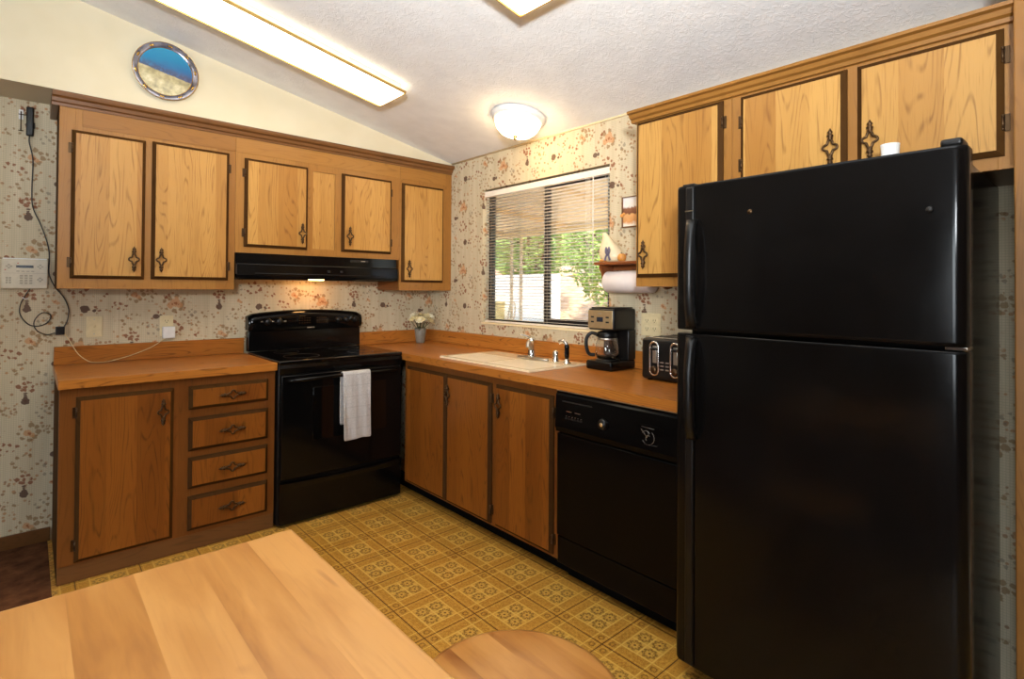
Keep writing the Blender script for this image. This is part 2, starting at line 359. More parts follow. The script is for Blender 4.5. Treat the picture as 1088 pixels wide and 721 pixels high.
# ------------------------------------------------------------------ geometry helpers
def nb(): return bmesh.new()
def box(bm, lo, hi, bev=0., seg=2, mi=0):
    lo, hi = [min(a, b) for a, b in zip(lo, hi)], [max(a, b) for a, b in zip(lo, hi)]
    c = [(a+b)/2 for a, b in zip(lo, hi)]; s = [b-a for a, b in zip(lo, hi)]
    g = bmesh.ops.create_cube(bm, size=1., matrix=Matrix.Translation(c) @ Matrix.Diagonal((*s, 1)))
    vs = g['verts']; es = list({e for v in vs for e in v.link_edges}); fs = {f for v in vs for f in v.link_faces}
    for f in fs: f.material_index = mi
    if bev > 0:
        r = bmesh.ops.bevel(bm, geom=es, offset=min(bev, .49*min(s)), segments=seg, affect='EDGES', profile=.6)
        for f in r['faces']: f.material_index = mi; f.smooth = True
    return bm
def loft(bm, rings, cap=True, closed=True, mi=0, smooth=False):
    """rings: lists of points, equal length"""
    vr = [[bm.verts.new(p) for p in r] for r in rings]; k = len(rings[0])
    for i in range(len(vr)-1):
        for j in range(k if closed else k-1):
            f = bm.faces.new((vr[i][j], vr[i][(j+1) % k], vr[i+1][(j+1) % k], vr[i+1][j])); f.material_index = mi; f.smooth = smooth
    if cap and closed:
        for r in (vr[0], vr[-1]):
            try: f = bm.faces.new(r); f.material_index = mi
            except ValueError: pass
    return vr
def prism(bm, prof, axis, a0, a1, mi=0, smooth=False):
    """profile of 2D points extruded along an axis: axis x -> profile (y,z); y -> (x,z); z -> (x,y)"""
    put = {'x': lambda a, p: (a, p[0], p[1]), 'y': lambda a, p: (p[0], a, p[1]), 'z': lambda a, p: (p[0], p[1], a)}[axis]
    loft(bm, [[put(a0, p) for p in prof], [put(a1, p) for p in prof]], mi=mi, smooth=smooth)
    return bm
def tube(bm, pts, r, seg=8, closed=False, mi=0):
    pts = [Vector(p) for p in pts]; n = len(pts); rr = r if isinstance(r, (list, tuple)) else [r]*n
    tan = []
    for i in range(n):
        a = pts[(i-1) % n] if (closed or i > 0) else pts[i]; b = pts[(i+1) % n] if (closed or i < n-1) else pts[i]
        t = (b-a); tan.append(t.normalized() if t.length > 1e-9 else Vector((0, 0, 1)))
    ref = Vector((0, 0, 1)) if abs(tan[0].z) < .9 else Vector((1, 0, 0))
    nrm = tan[0].cross(ref).normalized(); rings = []
    for i in range(n):
        nrm = (nrm - tan[i]*nrm.dot(tan[i])).normalized(); bi = tan[i].cross(nrm)
        rings.append([pts[i]+(nrm*math.cos(2*PI*k/seg)+bi*math.sin(2*PI*k/seg))*rr[i] for k in range(seg)])
    if closed:
        vr = [[bm.verts.new(p) for p in q] for q in rings]
        for i in range(n):
            for j in range(seg):
                f = bm.faces.new((vr[i][j], vr[i][(j+1) % seg], vr[(i+1) % n][(j+1) % seg], vr[(i+1) % n][j])); f.smooth = True; f.material_index = mi
    else: loft(bm, rings, mi=mi, smooth=True)
    return bm
def lathe(bm, c, prof, axis=(0, 0, 1), seg=28, mi=0, sx=1., cap=True):
    """prof: (radius, height) along axis from c"""
    ax = Vector(axis).normalized(); ref = Vector((1, 0, 0)) if abs(ax.x) < .9 else Vector((0, 1, 0))
    a = (ref-ax*ref.dot(ax)).normalized(); b = ax.cross(a); c = Vector(c)
    loft(bm, [[c+ax*h+(a*math.cos(2*PI*k/seg)*sx+b*math.sin(2*PI*k/seg))*max(r, 1e-4) for k in range(seg)] for r, h in prof], mi=mi, smooth=True, cap=cap)
    return bm
def ball(bm, c, r, mi=0, seg=12, sc=(1, 1, 1)):
    g = bmesh.ops.create_uvsphere(bm, u_segments=seg, v_segments=max(6, seg*2//3), radius=r, matrix=Matrix.Translation(c) @ Matrix.Diagonal((*sc, 1)))
    for f in {f for v in g['verts'] for f in v.link_faces}: f.smooth = True; f.material_index = mi
    return bm
def spline(pts, k=6):
    P = [Vector(p) for p in pts]; out = []
    for i in range(len(P)-1):
        a, b, c, d = P[max(i-1, 0)], P[i], P[i+1], P[min(i+2, len(P)-1)]
        for j in range(k):
            t = j/k; out.append(.5*((2*b)+(c-a)*t+(2*a-5*b+4*c-d)*t*t+(3*b-a-3*c+d)*t**3))
    out.append(P[-1]); return out

def world_loc(o):
    v = Vector((0, 0, 0))
    while o is not None: v += Vector(o.location); o = o.parent
    return v
def obj(name, bm, mats, parent=None, loc=None, **props):
    """links bm (built in world coordinates) as one mesh object; its origin is its parent's, or loc"""
    off = world_loc(parent) if parent else Vector(loc or (0, 0, 0))
    bmesh.ops.recalc_face_normals(bm, faces=bm.faces)
    bmesh.ops.translate(bm, verts=bm.verts, vec=-off)
    me = bpy.data.meshes.new(name); bm.to_mesh(me); bm.free()
    for m in (mats if isinstance(mats, (list, tuple)) else [mats]): me.materials.append(M[m] if isinstance(m, str) else m)
    o = bpy.data.objects.new(name, me); COL.objects.link(o)
    if parent: o.parent = parent
    else: o.location = off
    for k, v in props.items(): o[k] = v
    return o
def thing(name, label, cat, loc, group=None):
    o = bpy.data.objects.new(name, None); COL.objects.link(o); o.location = loc; o.empty_display_size = .05
    o['label'] = label; o['category'] = cat
    if group: o['group'] = group
    return o
def struct(name, bm, mats, label=None, parent=None):
    o = obj(name, bm, mats, parent)
    if parent is None: o['kind'] = 'structure'
    if label: o['label'] = label
    return o

# wall-plane mapping: 'B' back wall (a = x, out = -y); 'R' window wall (a = y, out = -x)
def W3(face, a, out, z): return (a, -out, z) if face == 'B' else (-out, a, z)
def wbox(bm, face, a0, a1, o0, o1, z0, z1, bev=0., mi=0, seg=2):
    return box(bm, W3(face, a0, o0, z0), W3(face, a1, o1, z1), bev, seg, mi)
def door_bm(face, a0, a1, z0, z1, o, th=.021, inset=.016):
    """overlay door: plain front, dark routed edge all round"""
    bm = nb(); a0, a1 = min(a0, a1), max(a0, a1)
    def ring(i, d): return [W3(face, a0+i, o+d, z0+i), W3(face, a1-i, o+d, z0+i), W3(face, a1-i, o+d, z1-i), W3(face, a0+i, o+d, z1-i)]
    loft(bm, [ring(0, 0), ring(0, .007), ring(.003, .010), ring(inset, th)], mi=1)
    bm.faces.ensure_lookup_table()
    best = max(bm.faces, key=lambda f: (f.calc_center_median()-Vector(W3(face, (a0+a1)/2, 0, (z0+z1)/2))).dot(Vector(W3(face, 0, 1, 0)))*1 if len(f.verts) == 4 else -9)
    for f in bm.faces: f.material_index = 1
    best.material_index = 0
    return bm
def pull_bm(face, a, z, o, horiz=False, L=.13):
    """antique pull: pierced quatrefoil lozenge between turned finials, on two posts"""
    bm = nb()
    def P(t, w, d): return W3(face, a+(t if horiz else w), o+d, z+(w if horiz else t))
    ax = Vector(P(1, 0, 0))-Vector(P(0, 0, 0)); out = Vector(W3(face, 0, 1, 0))
    pts = []
    for i in range(32):
        th = 2*PI*i/32; r = .0160+.0042*math.cos(4*th)
        pts.append(P(r*math.cos(th)*1.35, r*math.sin(th)*1.12, .014))
    tube(bm, pts, .0043, 6, closed=True)
    for s in (-1, 1):
        c = Vector(P(0, 0, .013))
        prof = [(.004, .024), (.0095, .029), (.0055, .033), (.0105, .038), (.0105, .042), (.005, .046), (.0085, .051), (.0085, .054), (.004, .059), (.001, .066)]
        lathe(bm, c, [(r, h*L/.13) for r, h in prof], ax*s, 10)
        lathe(bm, Vector(P(s*.036, 0, 0)), [(.007, 0), (.0045, .004), (.004, .012)], out, 8)
    return bm
def hinge_bm(face, a, z, o, side, h=.05):
    bm = nb()
    wbox(bm, face, a, a+side*.012, o, o+.004, z-h/2, z+h/2, .001)
    p0, p1 = W3(face, a-side*.003, o+.009, z-h*.38), W3(face, a-side*.003, o+.009, z+h*.38)
    tube(bm, [p0, p1], .0042, 8)
    for p in (p0, p1): ball(bm, p, .0052, seg=8)
    return bm
def add_door(root, face, a0, a1, z0, z1, o, wood='oak_door', pull=None, hinges=None, hz=None, edge='oak_edge', horiz=False, name='door'):
    d = obj(name, door_bm(face, a0, a1, z0, z1, o), [wood, edge], root)
    if pull: obj('handle', pull_bm(face, pull[0], pull[1], o+.020, horiz), 'bronze', d)
    if hinges is not None:
        for z in hz: obj('hinge', hinge_bm(face, hinges[0], z, o, hinges[1]), 'bronze', d)
    return d
def bars(face, items, o0, o1, mi=0):
    bm = nb()
    for a0, a1, z0, z1 in items: wbox(bm, face, a0, a1, o0, o1, z0, z1, .0008, mi, 1)
    return bm
SL = -.1994; ZC = 2.276
def zceil(x): return ZC+SL*x if x > -3.6 else ZC+SL*(-7.2-x)

# ------------------------------------------------------------------ the room
YB = -7.0; XL = -7.2; CARPET_X = -2.335
struct('floor', box(nb(), (CARPET_X, YB, -.06), (.12, .12, 0)), 'vinyl', 'patterned gold vinyl tile floor')
struct('floor', box(nb(), (XL, YB, -.06), (CARPET_X, .12, .001)), 'carpet', 'brown carpet beside the kitchen vinyl')
bm = nb(); prism(bm, [(.12, zceil(.12)), (-3.6, zceil(-3.6)), (XL, zceil(XL)), (XL, zceil(XL)+.06), (-3.6, zceil(-3.6)+.06), (.12, zceil(.12)+.06)], 'y', YB-.1, .12)
struct('ceiling', bm, 'ceiling', 'sloping white textured ceiling')
bm = nb(); prism(bm, [(XL, -.06), (.12, -.06), (.12, zceil(.12)), (-3.6, zceil(-3.6)), (XL, zceil(XL))], 'y', 0., .12)
struct('wall_back', bm, 'wallpaper', 'floral papered wall behind the stove')
# cream header over the wall cabinets
bm = nb(); prism(bm, [(XL, 2.266), (-.001, 2.266), (-.001, zceil(0)+.01), (-3.6, zceil(-3.6)+.01), (XL, zceil(XL)+.01)], 'y', -.3135, -.001)
struct('wall_header', bm, 'cream', 'cream boxed header above the wall cabinets')
WY0, WY1, WZ0, WZ1 = -.693, -1.811, 1.0865, 2.024
bm = nb()
box(bm, (0, YB, -.06), (.12, WY1, 2.30)); box(bm, (0, WY0, -.06), (.12, 0, 2.30))
box(bm, (0, WY1, -.06), (.12, WY0, WZ0)); box(bm, (0, WY1, WZ1), (.12, WY0, 2.30))
struct('wall_right', bm, 'wallpaper', 'floral papered window wall')
bm = nb(); LW = (-5.3, -3.6, .5, 2.1)
for y0, y1, z0, z1 in ((YB, LW[0], -.06, 2.4), (LW[1], .12, -.06, 2.4), (LW[0], LW[1], -.06, LW[2]), (LW[0], LW[1], LW[3], 2.4)): box(bm, (XL-.1, y0, z0), (XL, y1, z1))
struct('wall_left', bm, 'panelling')
bm = nb(); prism(bm, [(XL, -.06), (.12, -.06), (.12, zceil(.12)), (-3.6, zceil(-3.6)), (XL, zceil(XL))], 'y', YB-.1, YB)
struct('wall_front', bm, 'panelling')
bm = nb()
for y0, y1, z0, z1 in ((LW[0], LW[0]+.05, .5, 2.1), (LW[1]-.05, LW[1], .5, 2.1), (-4.47, -4.43, .55, 2.05), (LW[0]+.05, LW[1]-.05, .5, .55), (LW[0]+.05, LW[1]-.05, 2.05, 2.1)): box(bm, (XL-.08, y0, z0), (XL-.02, y1, z1))
w2 = struct('window_2', bm, 'sill_white')
struct('pane', box(nb(), (XL-.055, LW[0]+.05, .55), (XL-.05, LW[1]-.05, 2.05)), 'pane', parent=w2)
bm = nb(); box(bm, (-.37, -3.62, 0), (-.001, -3.505, zceil(-.2)-.03)); struct('wall_stub', bm, 'wallpaper', 'short papered wall end beside the refrigerator')
bm = nb(); box(bm, (-.388, -3.63, 0), (-.3705, -3.494, zceil(-.38)-.002), .004)
struct('trim_1', bm, 'oak_frame', 'vertical wood casing right of the refrigerator')
bm = nb(); box(bm, (XL, -.014, .001), (-2.325, -.0005, .07), .003); struct('baseboard_back', bm, 'oak_dark', 'dark baseboard under the papered wall')
# ceiling edge bead on the window wall
bm = nb(); tube(bm, [(-.006, -.32, 2.272), (-.006, -3.5, 2.272)], .006, 6); struct('trim_2', bm, 'sill_white', 'thin bead where ceiling meets window wall')

# window: black aluminium slider set in the papered recess
bm = nb(); XO0, XO1 = .062, .10
for a in ((WY0-.024, WY0, WZ0, WZ1), (WY1, WY1+.024, WZ0, WZ1), (WY1, WY0, WZ0, WZ0+.02), (WY1, WY0, WZ1-.03, WZ1)):
    box(bm, (XO0, a[0], a[2]), (XO1, a[1], a[3]))
w1 = struct('window_1', bm, 'alu_black', 'black framed sliding window over the sink')
bm = nb(); ym = -1.275
for a in ((ym-.022, ym+.022, WZ0+.02, WZ1-.03), (WY1+.024, WY1+.05, WZ0+.02, WZ1-.03), (WY1+.05, ym-.022, WZ0+.02, WZ0+.05), (WY1+.05, ym-.022, WZ1-.06, WZ1-.03)):
    box(bm, (XO0-.012, a[0], a[2]), (XO0+.010, a[1], a[3]), .002)
struct('sash_frame', bm, 'alu_black', parent=w1)
struct('pane', box(nb(), (.08, WY1+.024, WZ0+.02), (.084, WY0-.024, WZ1-.03)), 'pane', parent=w1)
bm = nb(); box(bm, (-.006, WY1-.004, WZ0-.012), (XO0, WY0+.004, WZ0+.001), .003); struct('window_sill', bm, 'sill_white', parent=w1)

# ------------------------------------------------------------------ outside: patio cover, wall, bank
bm = nb(); prism(bm, [(.13, 2.29), (2.55, 2.10), (2.55, 2.14), (.13, 2.33)], 'y', -3.4, 4.6); struct('roof', bm, 'patio', 'beige patio cover outside the window')
bm = nb(); box(bm, (2.46, -3.4, 2.03), (2.55, 4.6, 2.098), .004); struct('beam', bm, 'patio', 'beige beam at the patio cover edge')
for k in range(7):
    bm = nb(); y = -2.9+k*1.2; prism(bm, [(.13, 2.24), (2.45, 2.055), (2.45, 2.103), (.13, 2.289)], 'y', y, y+.045); struct('rafter', bm, 'patio')
bm = nb(); box(bm, (.13, -5, -.36), (40, 12, -.30)); struct('ground', bm, 'patio_white', 'pale patio slab outside')
for y, lab in ((1.768, 'left slim cream patio post outside the window'), (1.581, 'right slim cream patio post outside the window')):
    bm = nb(); box(bm, (2.49, y-.016, -.30), (2.522, y+.016, 2.031), .003)
    o = obj('patio_post', bm, 'post_cream', None, (2.5, y, -.3)); o['label'] = lab; o['category'] = 'post'
bm = nb(); tube(bm, spline([(2.40, 1.76, -.29), (2.42, 1.755, .75), (2.43, 1.72, 1.08), (2.43, 1.66, 1.16), (2.43, 1.62, 1.13), (2.43, 1.615, 1.02), (2.42, 1.67, .7), (2.40, 1.70, -.29)], 8), .009, 6)
o = obj('garden_hose', bm, 'post_cream', None, (2.40, 1.73, -.29)); o['label'] = 'thin pale hose looped upright between two patio posts'; o['category'] = 'hose'
bm = nb(); box(bm, (3.2, 1.62, -.30), (3.32, 4.6, 1.56)); struct('wall_patio', bm, 'patio_white', 'white patio wall outside the window')
t = thing('utility_box', 'beige metal utility box against the white patio wall', 'utility box', (3.1, 2.83, -.3))
obj('housing', box(nb(), (3.02, 2.69, -.3), (3.198, 2.985, 1.10), .006), 'box_beige', t); obj('lid', box(nb(), (3.00, 2.675, 1.10), (3.198, 3.0, 1.135), .006), 'box_beige', t)
bm = nb(); rs = random.Random(5); N1, N2 = 26, 40
gr = [[bm.verts.new((2.95+3.6*i/N1, -6+13*j/N2, -.3+ (2.15*(i/N1)**.75)+rs.uniform(-.04, .04)*(1+i/N1*2))) for j in range(N2+1)] for i in range(N1+1)]
for i in range(N1):
    for j in range(N2):
        f = bm.faces.new((gr[i][j], gr[i+1][j], gr[i+1][j+1], gr[i][j+1])); f.smooth = True
struct('hillside', bm, 'soil', 'tan earth bank behind the patio')
bm = nb(); box(bm, (8.2, -14, -.3), (8.4, 22, 5.2)); struct('hill', bm, 'leaf2', 'wooded slope beyond the garden')
def bush(label, c, rx, ry, rz, n, mat, seed):
    rs = random.Random(seed); t = thing('bush', label, 'bush', (c[0], c[1], c[2]-rz*1.05), 'oleander bushes on the earth bank')
    bm = nb()
    for k in range(9):
        a = 2*PI*k/9; tip = (c[0]+rx*.6*math.cos(a), c[1]+ry*.7*math.sin(a), c[2]+rz*(.2+.4*rs.random()))
        tube(bm, spline([(c[0], c[1], c[2]-rz*1.05), (c[0]+rx*.25*math.cos(a), c[1]+ry*.3*math.sin(a), c[2]-rz*.3), tip], 4), [.03-.0024*i for i in range(9)], 5)
    obj('stem', bm, 'bark', t)
    bm = nb()
    for i in range(n):
        v = Vector((rs.gauss(0, 1), rs.gauss(0, 1), rs.gauss(0, 1))).normalized()*(.55+.5*rs.random()**.6)
        p = Vector((c[0]+v.x*rx, c[1]+v.y*ry, c[2]+v.z*rz))
        d = Vector((rs.uniform(-1, .4), rs.uniform(-1, 1), rs.uniform(-.7, 1))).normalized(); s = d.cross(Vector((rs.uniform(-1, 1), rs.uniform(-1, 1), rs.uniform(-1, 1)))).normalized()
        L = rs.uniform(.09, .17); w = L*.13
        vs = [bm.verts.new(p+d*L*a+s*w*b) for a, b in ((0, 0), (.3, 1), (.65, .8), (1, 0), (.65, -.8), (.3, -1))]
        bm.faces.new(vs)
    me_o = obj('foliage', bm, mat, t)
    return t
bush('bright green oleander bush seen through the left window pane', (4.2, 3.12, 2.05), .5, .70, .85, 2400, 'leaf', 1)
bush('bright green oleander bush seen through middle of the window', (4.2, 1.40, 1.95), .5, .70, .85, 2400, 'leaf', 2)
bush('sparser olive oleander bush seen through the right window pane', (4.7, .05, 2.3), .55, .62, .7, 1500, 'leaf2', 3)
bush('olive oleander bush higher up behind the other bushes', (6.0, 1.7, 2.42), .5, 1.9, .8, 2600, 'leaf2', 4)

# ------------------------------------------------------------------ wall cabinets, left (stove wall)
UY, UZ0, UZ1 = .3135, 1.3076, 2.195
G1 = 'wall cabinets on the stove wall'
def frame_mesh(face, items, o): return bars(face, items, o-.019, o)
t = thing('wall_cabinet', 'two-door oak wall cabinet at the left end beside the keypad', 'cabinet', (-1.928, -.15, UZ0), G1)
obj('body', wbox(nb(), 'B', -2.323, -1.534, .001, UY-.0195, UZ0, 2.262), 'oak_edge', t)
obj('face_frame', frame_mesh('B', [(-2.323, -2.262, UZ0, 2.255), (-1.985, -1.93, 1.375, 2.065), (-1.583, -1.534, UZ0, 2.255), (-2.262, -1.583, UZ0, 1.375), (-2.262, -1.583, 2.065, 2.255)], UY), 'oak_frame', t)
obj('frieze', wbox(nb(), 'B', -2.235, -1.534, UY, UY+.0025, 2.105, 2.19, .001), 'oak_rail', t)
add_door(t, 'B', -2.276, -1.972, 1.358, 2.083, UY, pull=(-2.020, 1.460), hinges=(-2.276, -1), hz=(1.995, 1.437))
add_door(t, 'B', -1.943, -1.570, 1.360, 2.087, UY, pull=(-1.900, 1.462), hinges=(-1.570, 1), hz=(2.0, 1.44))
t = thing('wall_cabinet', 'short oak wall cabinet with two doors above the black range hood', 'cabinet', (-.99, -.15, 1.522), G1)
obj('body', wbox(nb(), 'B', -1.533, -.453, .001, UY-.0195, 1.523, 2.262), 'oak_edge', t)
obj('face_frame', frame_mesh('B', [(-1.533, -1.475, 1.523, 2.255), (-1.125, -1.078, 1.523, 2.06), (-.932, -.875, 1.523, 2.06), (-.535, -.453, 1.523, 2.255), (-1.475, -1.125, 1.523, 1.575), (-1.078, -.932, 1.523, 1.568), (-.875, -.535, 1.523, 1.575), (-1.475, -.535, 2.06, 2.255)], UY), 'oak_frame', t)
obj('center_panel', wbox(nb(), 'B', -1.0785, -.9315, UY-.012, UY-.007, 1.567, 2.066), 'oak_door', t)
obj('frieze', wbox(nb(), 'B', -1.533, -.453, UY, UY+.0025, 2.105, 2.19, .001), 'oak_rail', t)
add_door(t, 'B', -1.486, -1.114, 1.558, 2.076, UY, pull=(-1.153, 1.657), hinges=(-1.486, -1), hz=(1.99, 1.64))
add_door(t, 'B', -.888, -.523, 1.560, 2.073, UY, pull=(-.839, 1.662), hinges=(-.523, 1), hz=(1.99, 1.64))
t = thing('wall_cabinet', 'narrow single-door oak wall cabinet in the corner beside the window wall', 'cabinet', (-.227, -.15, UZ0), G1)
obj('body', wbox(nb(), 'B', -.452, -.002, .001, UY-.0195, UZ0, 2.262), 'oak_shaded_frame', t)
obj('face_frame', frame_mesh('B', [(-.452, -.42, UZ0, 2.255), (-.10, -.002, UZ0, 2.255), (-.42, -.10, UZ0, 1.385), (-.42, -.10, 2.06, 2.255)], UY), 'oak_frame', t)
obj('frieze', wbox(nb(), 'B', -.452, -.06, UY, UY+.0025, 2.105, 2.19, .001), 'oak_rail', t)
add_door(t, 'B', -.437, -.082, 1.367, 2.072, UY, pull=(-.386, 1.462))
bm = nb(); prism(bm, [(-.3136, 2.19), (-.319, 2.19), (-.321, 2.203), (-.330, 2.208), (-.334, 2.224), (-.348, 2.232), (-.352, 2.244), (-.352, 2.254), (-.3136, 2.2655)], 'x', -2.352, -.002)
box(bm, (-2.352, -.3136, 2.19), (-2.3235, -.001, 2.2655), .003)
struct('trim_3', bm, 'oak_dark', 'dark crown molding along the stove-wall cabinets')

# ------------------------------------------------------------------ wall cabinets, right (window wall)
RX = .33
G2 = 'wall cabinets on the window wall'
def rframe(items): return bars('R', items, RX-.019, RX)
t = thing('wall_cabinet', 'tall single-door oak wall cabinet between window and refrigerator', 'cabinet', (-.165, -2.44, 1.335), G2)
obj('body', wbox(nb(), 'R', -2.669, -2.219, .001, RX-.0195, 1.335, 2.10), 'oak_frame', t)
obj('face_frame', rframe([(-2.669, -2.62, 1.335, 2.10), (-2.255, -2.219, 1.335, 2.10), (-2.62, -2.255, 1.335, 1.39), (-2.62, -2.255, 2.065, 2.10)]), 'oak_frame', t)
add_door(t, 'R', -2.635, -2.228, 1.376, 2.082, RX, pull=(-2.277, 1.478), hinges=(-2.635, -1), hz=(1.995, 1.45))
t = thing('wall_cabinet', 'wide low two-door oak wall cabinet over the black refrigerator', 'cabinet', (-.165, -3.08, 1.67), G2)
obj('body', wbox(nb(), 'R', -3.493, -2.670, .001, RX-.0195, 1.671, 2.10), 'oak_dark', t)
obj('face_frame', rframe([(-2.722, -2.670, 1.671, 2.10), (-3.118, -3.06, 1.671, 2.10), (-3.493, -3.455, 1.671, 2.10), (-3.06, -2.722, 1.671, 1.72), (-3.455, -3.118, 1.671, 1.72), (-3.06, -2.722, 2.06, 2.10), (-3.455, -3.118, 2.06, 2.10)]), 'oak_frame', t)
add_door(t, 'R', -3.074, -2.708, 1.708, 2.076, RX, pull=(-3.030, 1.812), hinges=(-2.708, 1), hz=(1.98, 1.81))
add_door(t, 'R', -3.470, -3.105, 1.708, 2.074, RX, pull=(-3.147, 1.815), hinges=(-3.470, -1), hz=(1.998, 1.803))
bm = nb(); prism(bm, [(-.3301, 2.086), (-.342, 2.088), (-.345, 2.100), (-.357, 2.106), (-.363, 2.120), (-.378, 2.124), (-.380, 2.134), (-.3301, 2.136)], 'y', -3.493, -2.198)
box(bm, (-.3301, -2.2185, 2.088), (-.004, -2.198, 2.136), .004); box(bm, (-.3305, -3.493, 2.101), (-.004, -2.219, 2.132))
struct('trim_4', bm, 'oak_rail_y', 'oak crown molding along the window-wall cabinets')

# ------------------------------------------------------------------ base cabinets
BY = .603
t = thing('base_cabinet', 'oak base cabinet with one door and four stacked drawers, left of stove', 'cabinet', (-1.86, -.3, 0))
obj('body', wbox(nb(), 'B', -2.318, -1.396, .016, BY-.0195, .001, .8655), 'oak_edge', t)
obj('face_frame', bars('B', [(-2.318, -2.25, .08, .8655), (-1.892, -1.805, .08, .8655), (-1.444, -1.396, .08, .8655), (-2.25, -1.892, .08, .105), (-2.25, -1.892, .81, .8655)] +
    [(-1.805, -1.444, z0, z1) for z0, z1 in ((.08, .115), (.26, .325), (.45, .512), (.65, .72), (.812, .8655))], BY-.019, BY), 'oak_shaded_frame', t)
obj('kickboard', wbox(nb(), 'B', -2.318, -1.396, BY-.03, BY-.004, .001, .0795, .002), 'oak_dark', t)
add_door(t, 'B', -2.260, -1.881, .090, .824, BY, wood='oak_shaded', pull=(-1.929, .715), hinges=(-2.260, -1), hz=(.755, .165))
for z0, z1 in ((.705, .822), (.499, .664), (.311, .466), (.102, .272)):
    add_door(t, 'B', -1.816, -1.434, z0, z1, BY, wood='oak_shaded', pull=(-1.617, (z0+z1)/2), horiz=True, name='drawer')
BX = .591
t = thing('base_cabinet', 'three-door oak base cabinet under the sink', 'cabinet', (-.3, -1.32, 0))
bm = nb(); wbox(bm, 'R', -1.986, -.656, BX-.036, BX-.0195, .085, .8655); wbox(bm, 'R', -.656, -.640, .022, BX-.0195, .085, .8655); wbox(bm, 'R', -1.986, -1.970, .022, BX-.036, .085, .8655); wbox(bm, 'R', -1.97, -.656, .022, BX-.036, .085, .10)
obj('body', bm, 'oak_edge', t)
obj('face_frame', bars('R', [(-.70, -.640, .085, .8655), (-1.135, -1.10, .085, .8655), (-1.57, -1.505, .085, .8655), (-1.986, -1.94, .085, .8655)] + [(a, b, z0, z1) for a, b in ((-1.10, -.70), (-1.505, -1.135), (-1.94, -1.57)) for z0, z1 in ((.085, .115), (.81, .8655))], BX-.019, BX), 'oak_shaded_frame', t)
obj('toe_kick', wbox(nb(), 'R', -1.986, -.03, BX-.09, BX-.07, .001, .0845), 'black_matte', t)
add_door(t, 'R', -1.110, -.680, .097, .827, BX, wood='oak_shaded', name='door')
add_door(t, 'R', -1.514, -1.119, .097, .827, BX, wood='oak_shaded', pull=(-1.147, .712), hinges=(-1.514, -1), hz=(.75, .17))
add_door(t, 'R', -1.958, -1.550, .100, .827, BX, wood='oak_shaded', pull=(-1.592, .725), hinges=(-1.958, -1), hz=(.75, .17))

# ------------------------------------------------------------------ countertops
CZ0, CZ = .866, .907
t = thing('countertop', 'orange-brown wood-look countertop left of the stove', 'countertop', (-1.86, -.3, CZ0), 'wood-look countertops')
obj('slab', box(nb(), (-2.324, -.635, CZ0), (-1.394, -.001, CZ), .003), 'counter', t)
obj('backsplash', box(nb(), (-2.322, -.020, CZ+.0005), (-1.394, -.001, 1.0025), .003), 'counter', t)
t = thing('countertop', 'orange-brown wood-look countertop with sink along the window wall', 'countertop', (-.3, -1.3, CZ0), 'wood-look countertops')
SX0, SX1, SY0, SY1 = -.535, -.155, -1.735, -1.01
bm = nb(); YE = -2.655
box(bm, (-.621, YE, CZ0), (SX0, -.001, CZ)); box(bm, (SX1, YE, CZ0), (-.001, -.001, CZ)); box(bm, (SX0, YE, CZ0), (SX1, SY0, CZ)); box(bm, (SX0, SY1, CZ0), (SX1, -.001, CZ))
obj('slab', bm, 'counter_y', t)
bm = nb(); box(bm, (-.020, YE, CZ+.0005), (-.001, -.001, 1.000), .003); obj('backsplash', bm, 'counter_y', t)
bm = nb(); box(bm, (-.621, -.020, CZ+.0005), (-.0205, -.001, 1.000), .003); obj('backsplash', bm, 'counter', t)

# ------------------------------------------------------------------ electric range
RX0, RX1 = -1.3905, -.6240
t = thing('range', 'black freestanding electric range with glass cooktop', 'stove', ((RX0+RX1)/2, -.33, 0))
obj('body', box(nb(), (RX0+.002, -.636, .012), (RX1-.002, -.022, .893), .004), 'black_satin', t)
bm = nb(); box(bm, (RX0, -.655, .8935), (RX1, -.085, .9165), .007, 3); obj('cooktop', bm, 'black_glass', t)
bm = nb(); prism(bm, [(-.640, .838), (-.655, .842), (-.660, .875), (-.654, .893), (-.637, .893)], 'x', RX0+.004, RX1-.004); obj('front_rail', bm, 'black_gloss', t)
# backguard: upright splash with a swollen control panel, top gently arched
bm = nb(); box(bm, (RX0+.006, -.075, .9168), (RX1-.006, -.022, 1.045), .004); bg = obj('backguard', bm, 'black_gloss', t)
bm = nb(); K = 24; rings = []
for i in range(K+1):
    s = i/K; x = RX0+(RX1-RX0)*s; e = min(s, 1-s)
    zt = 1.150+.026*(1-(2*s-1)**2) - (.012*(1-e/.03)**2 if e < .03 else 0)
    zb = 1.042+.010*(1-e/.03)**2 if e < .03 else 1.042
    rings.append([(x, -.024, zb), (x, -.078, zb), (x, -.092, zb+.012), (x, -.090, zt-.028), (x, -.078, zt-.006), (x, -.060, zt), (x, -.024, zt)])
loft(bm, rings, mi=0, smooth=True); cp = obj('control_panel', bm, 'black_gloss', t)
def knob(x, z, r, parent):
    bm = nb(); lathe(bm, (x, -.0905, z), [(r*1.15, 0), (r*1.15, .003), (r, .005), (r*.92, .020), (r*.8, .023), (.0005, .023)], (0, -1, 0), 20)
    box(bm, (x-.003, -.117, z-r*.8), (x+.003, -.1125, z+r*.8), .001); obj('knob', bm, 'black_satin', parent)
for x, r in ((-1.275, .021), (-1.205, .021), (-.805, .018), (-.745, .018), (-.678, .021)): knob(x, 1.103, r, cp)
for x in (-1.31, -1.24, -1.165): obj('panel_mark', box(nb(), (x-.008, -.0932, 1.099), (x+.008, -.0905, 1.107), .001), 'steel', cp)  # small steel bars set around the two left knobs
bm = nb(); box(bm, (-1.085, -.0932, 1.075), (-.875, -.0905, 1.135), .001); d = obj('display', bm, 'black_glass', cp)
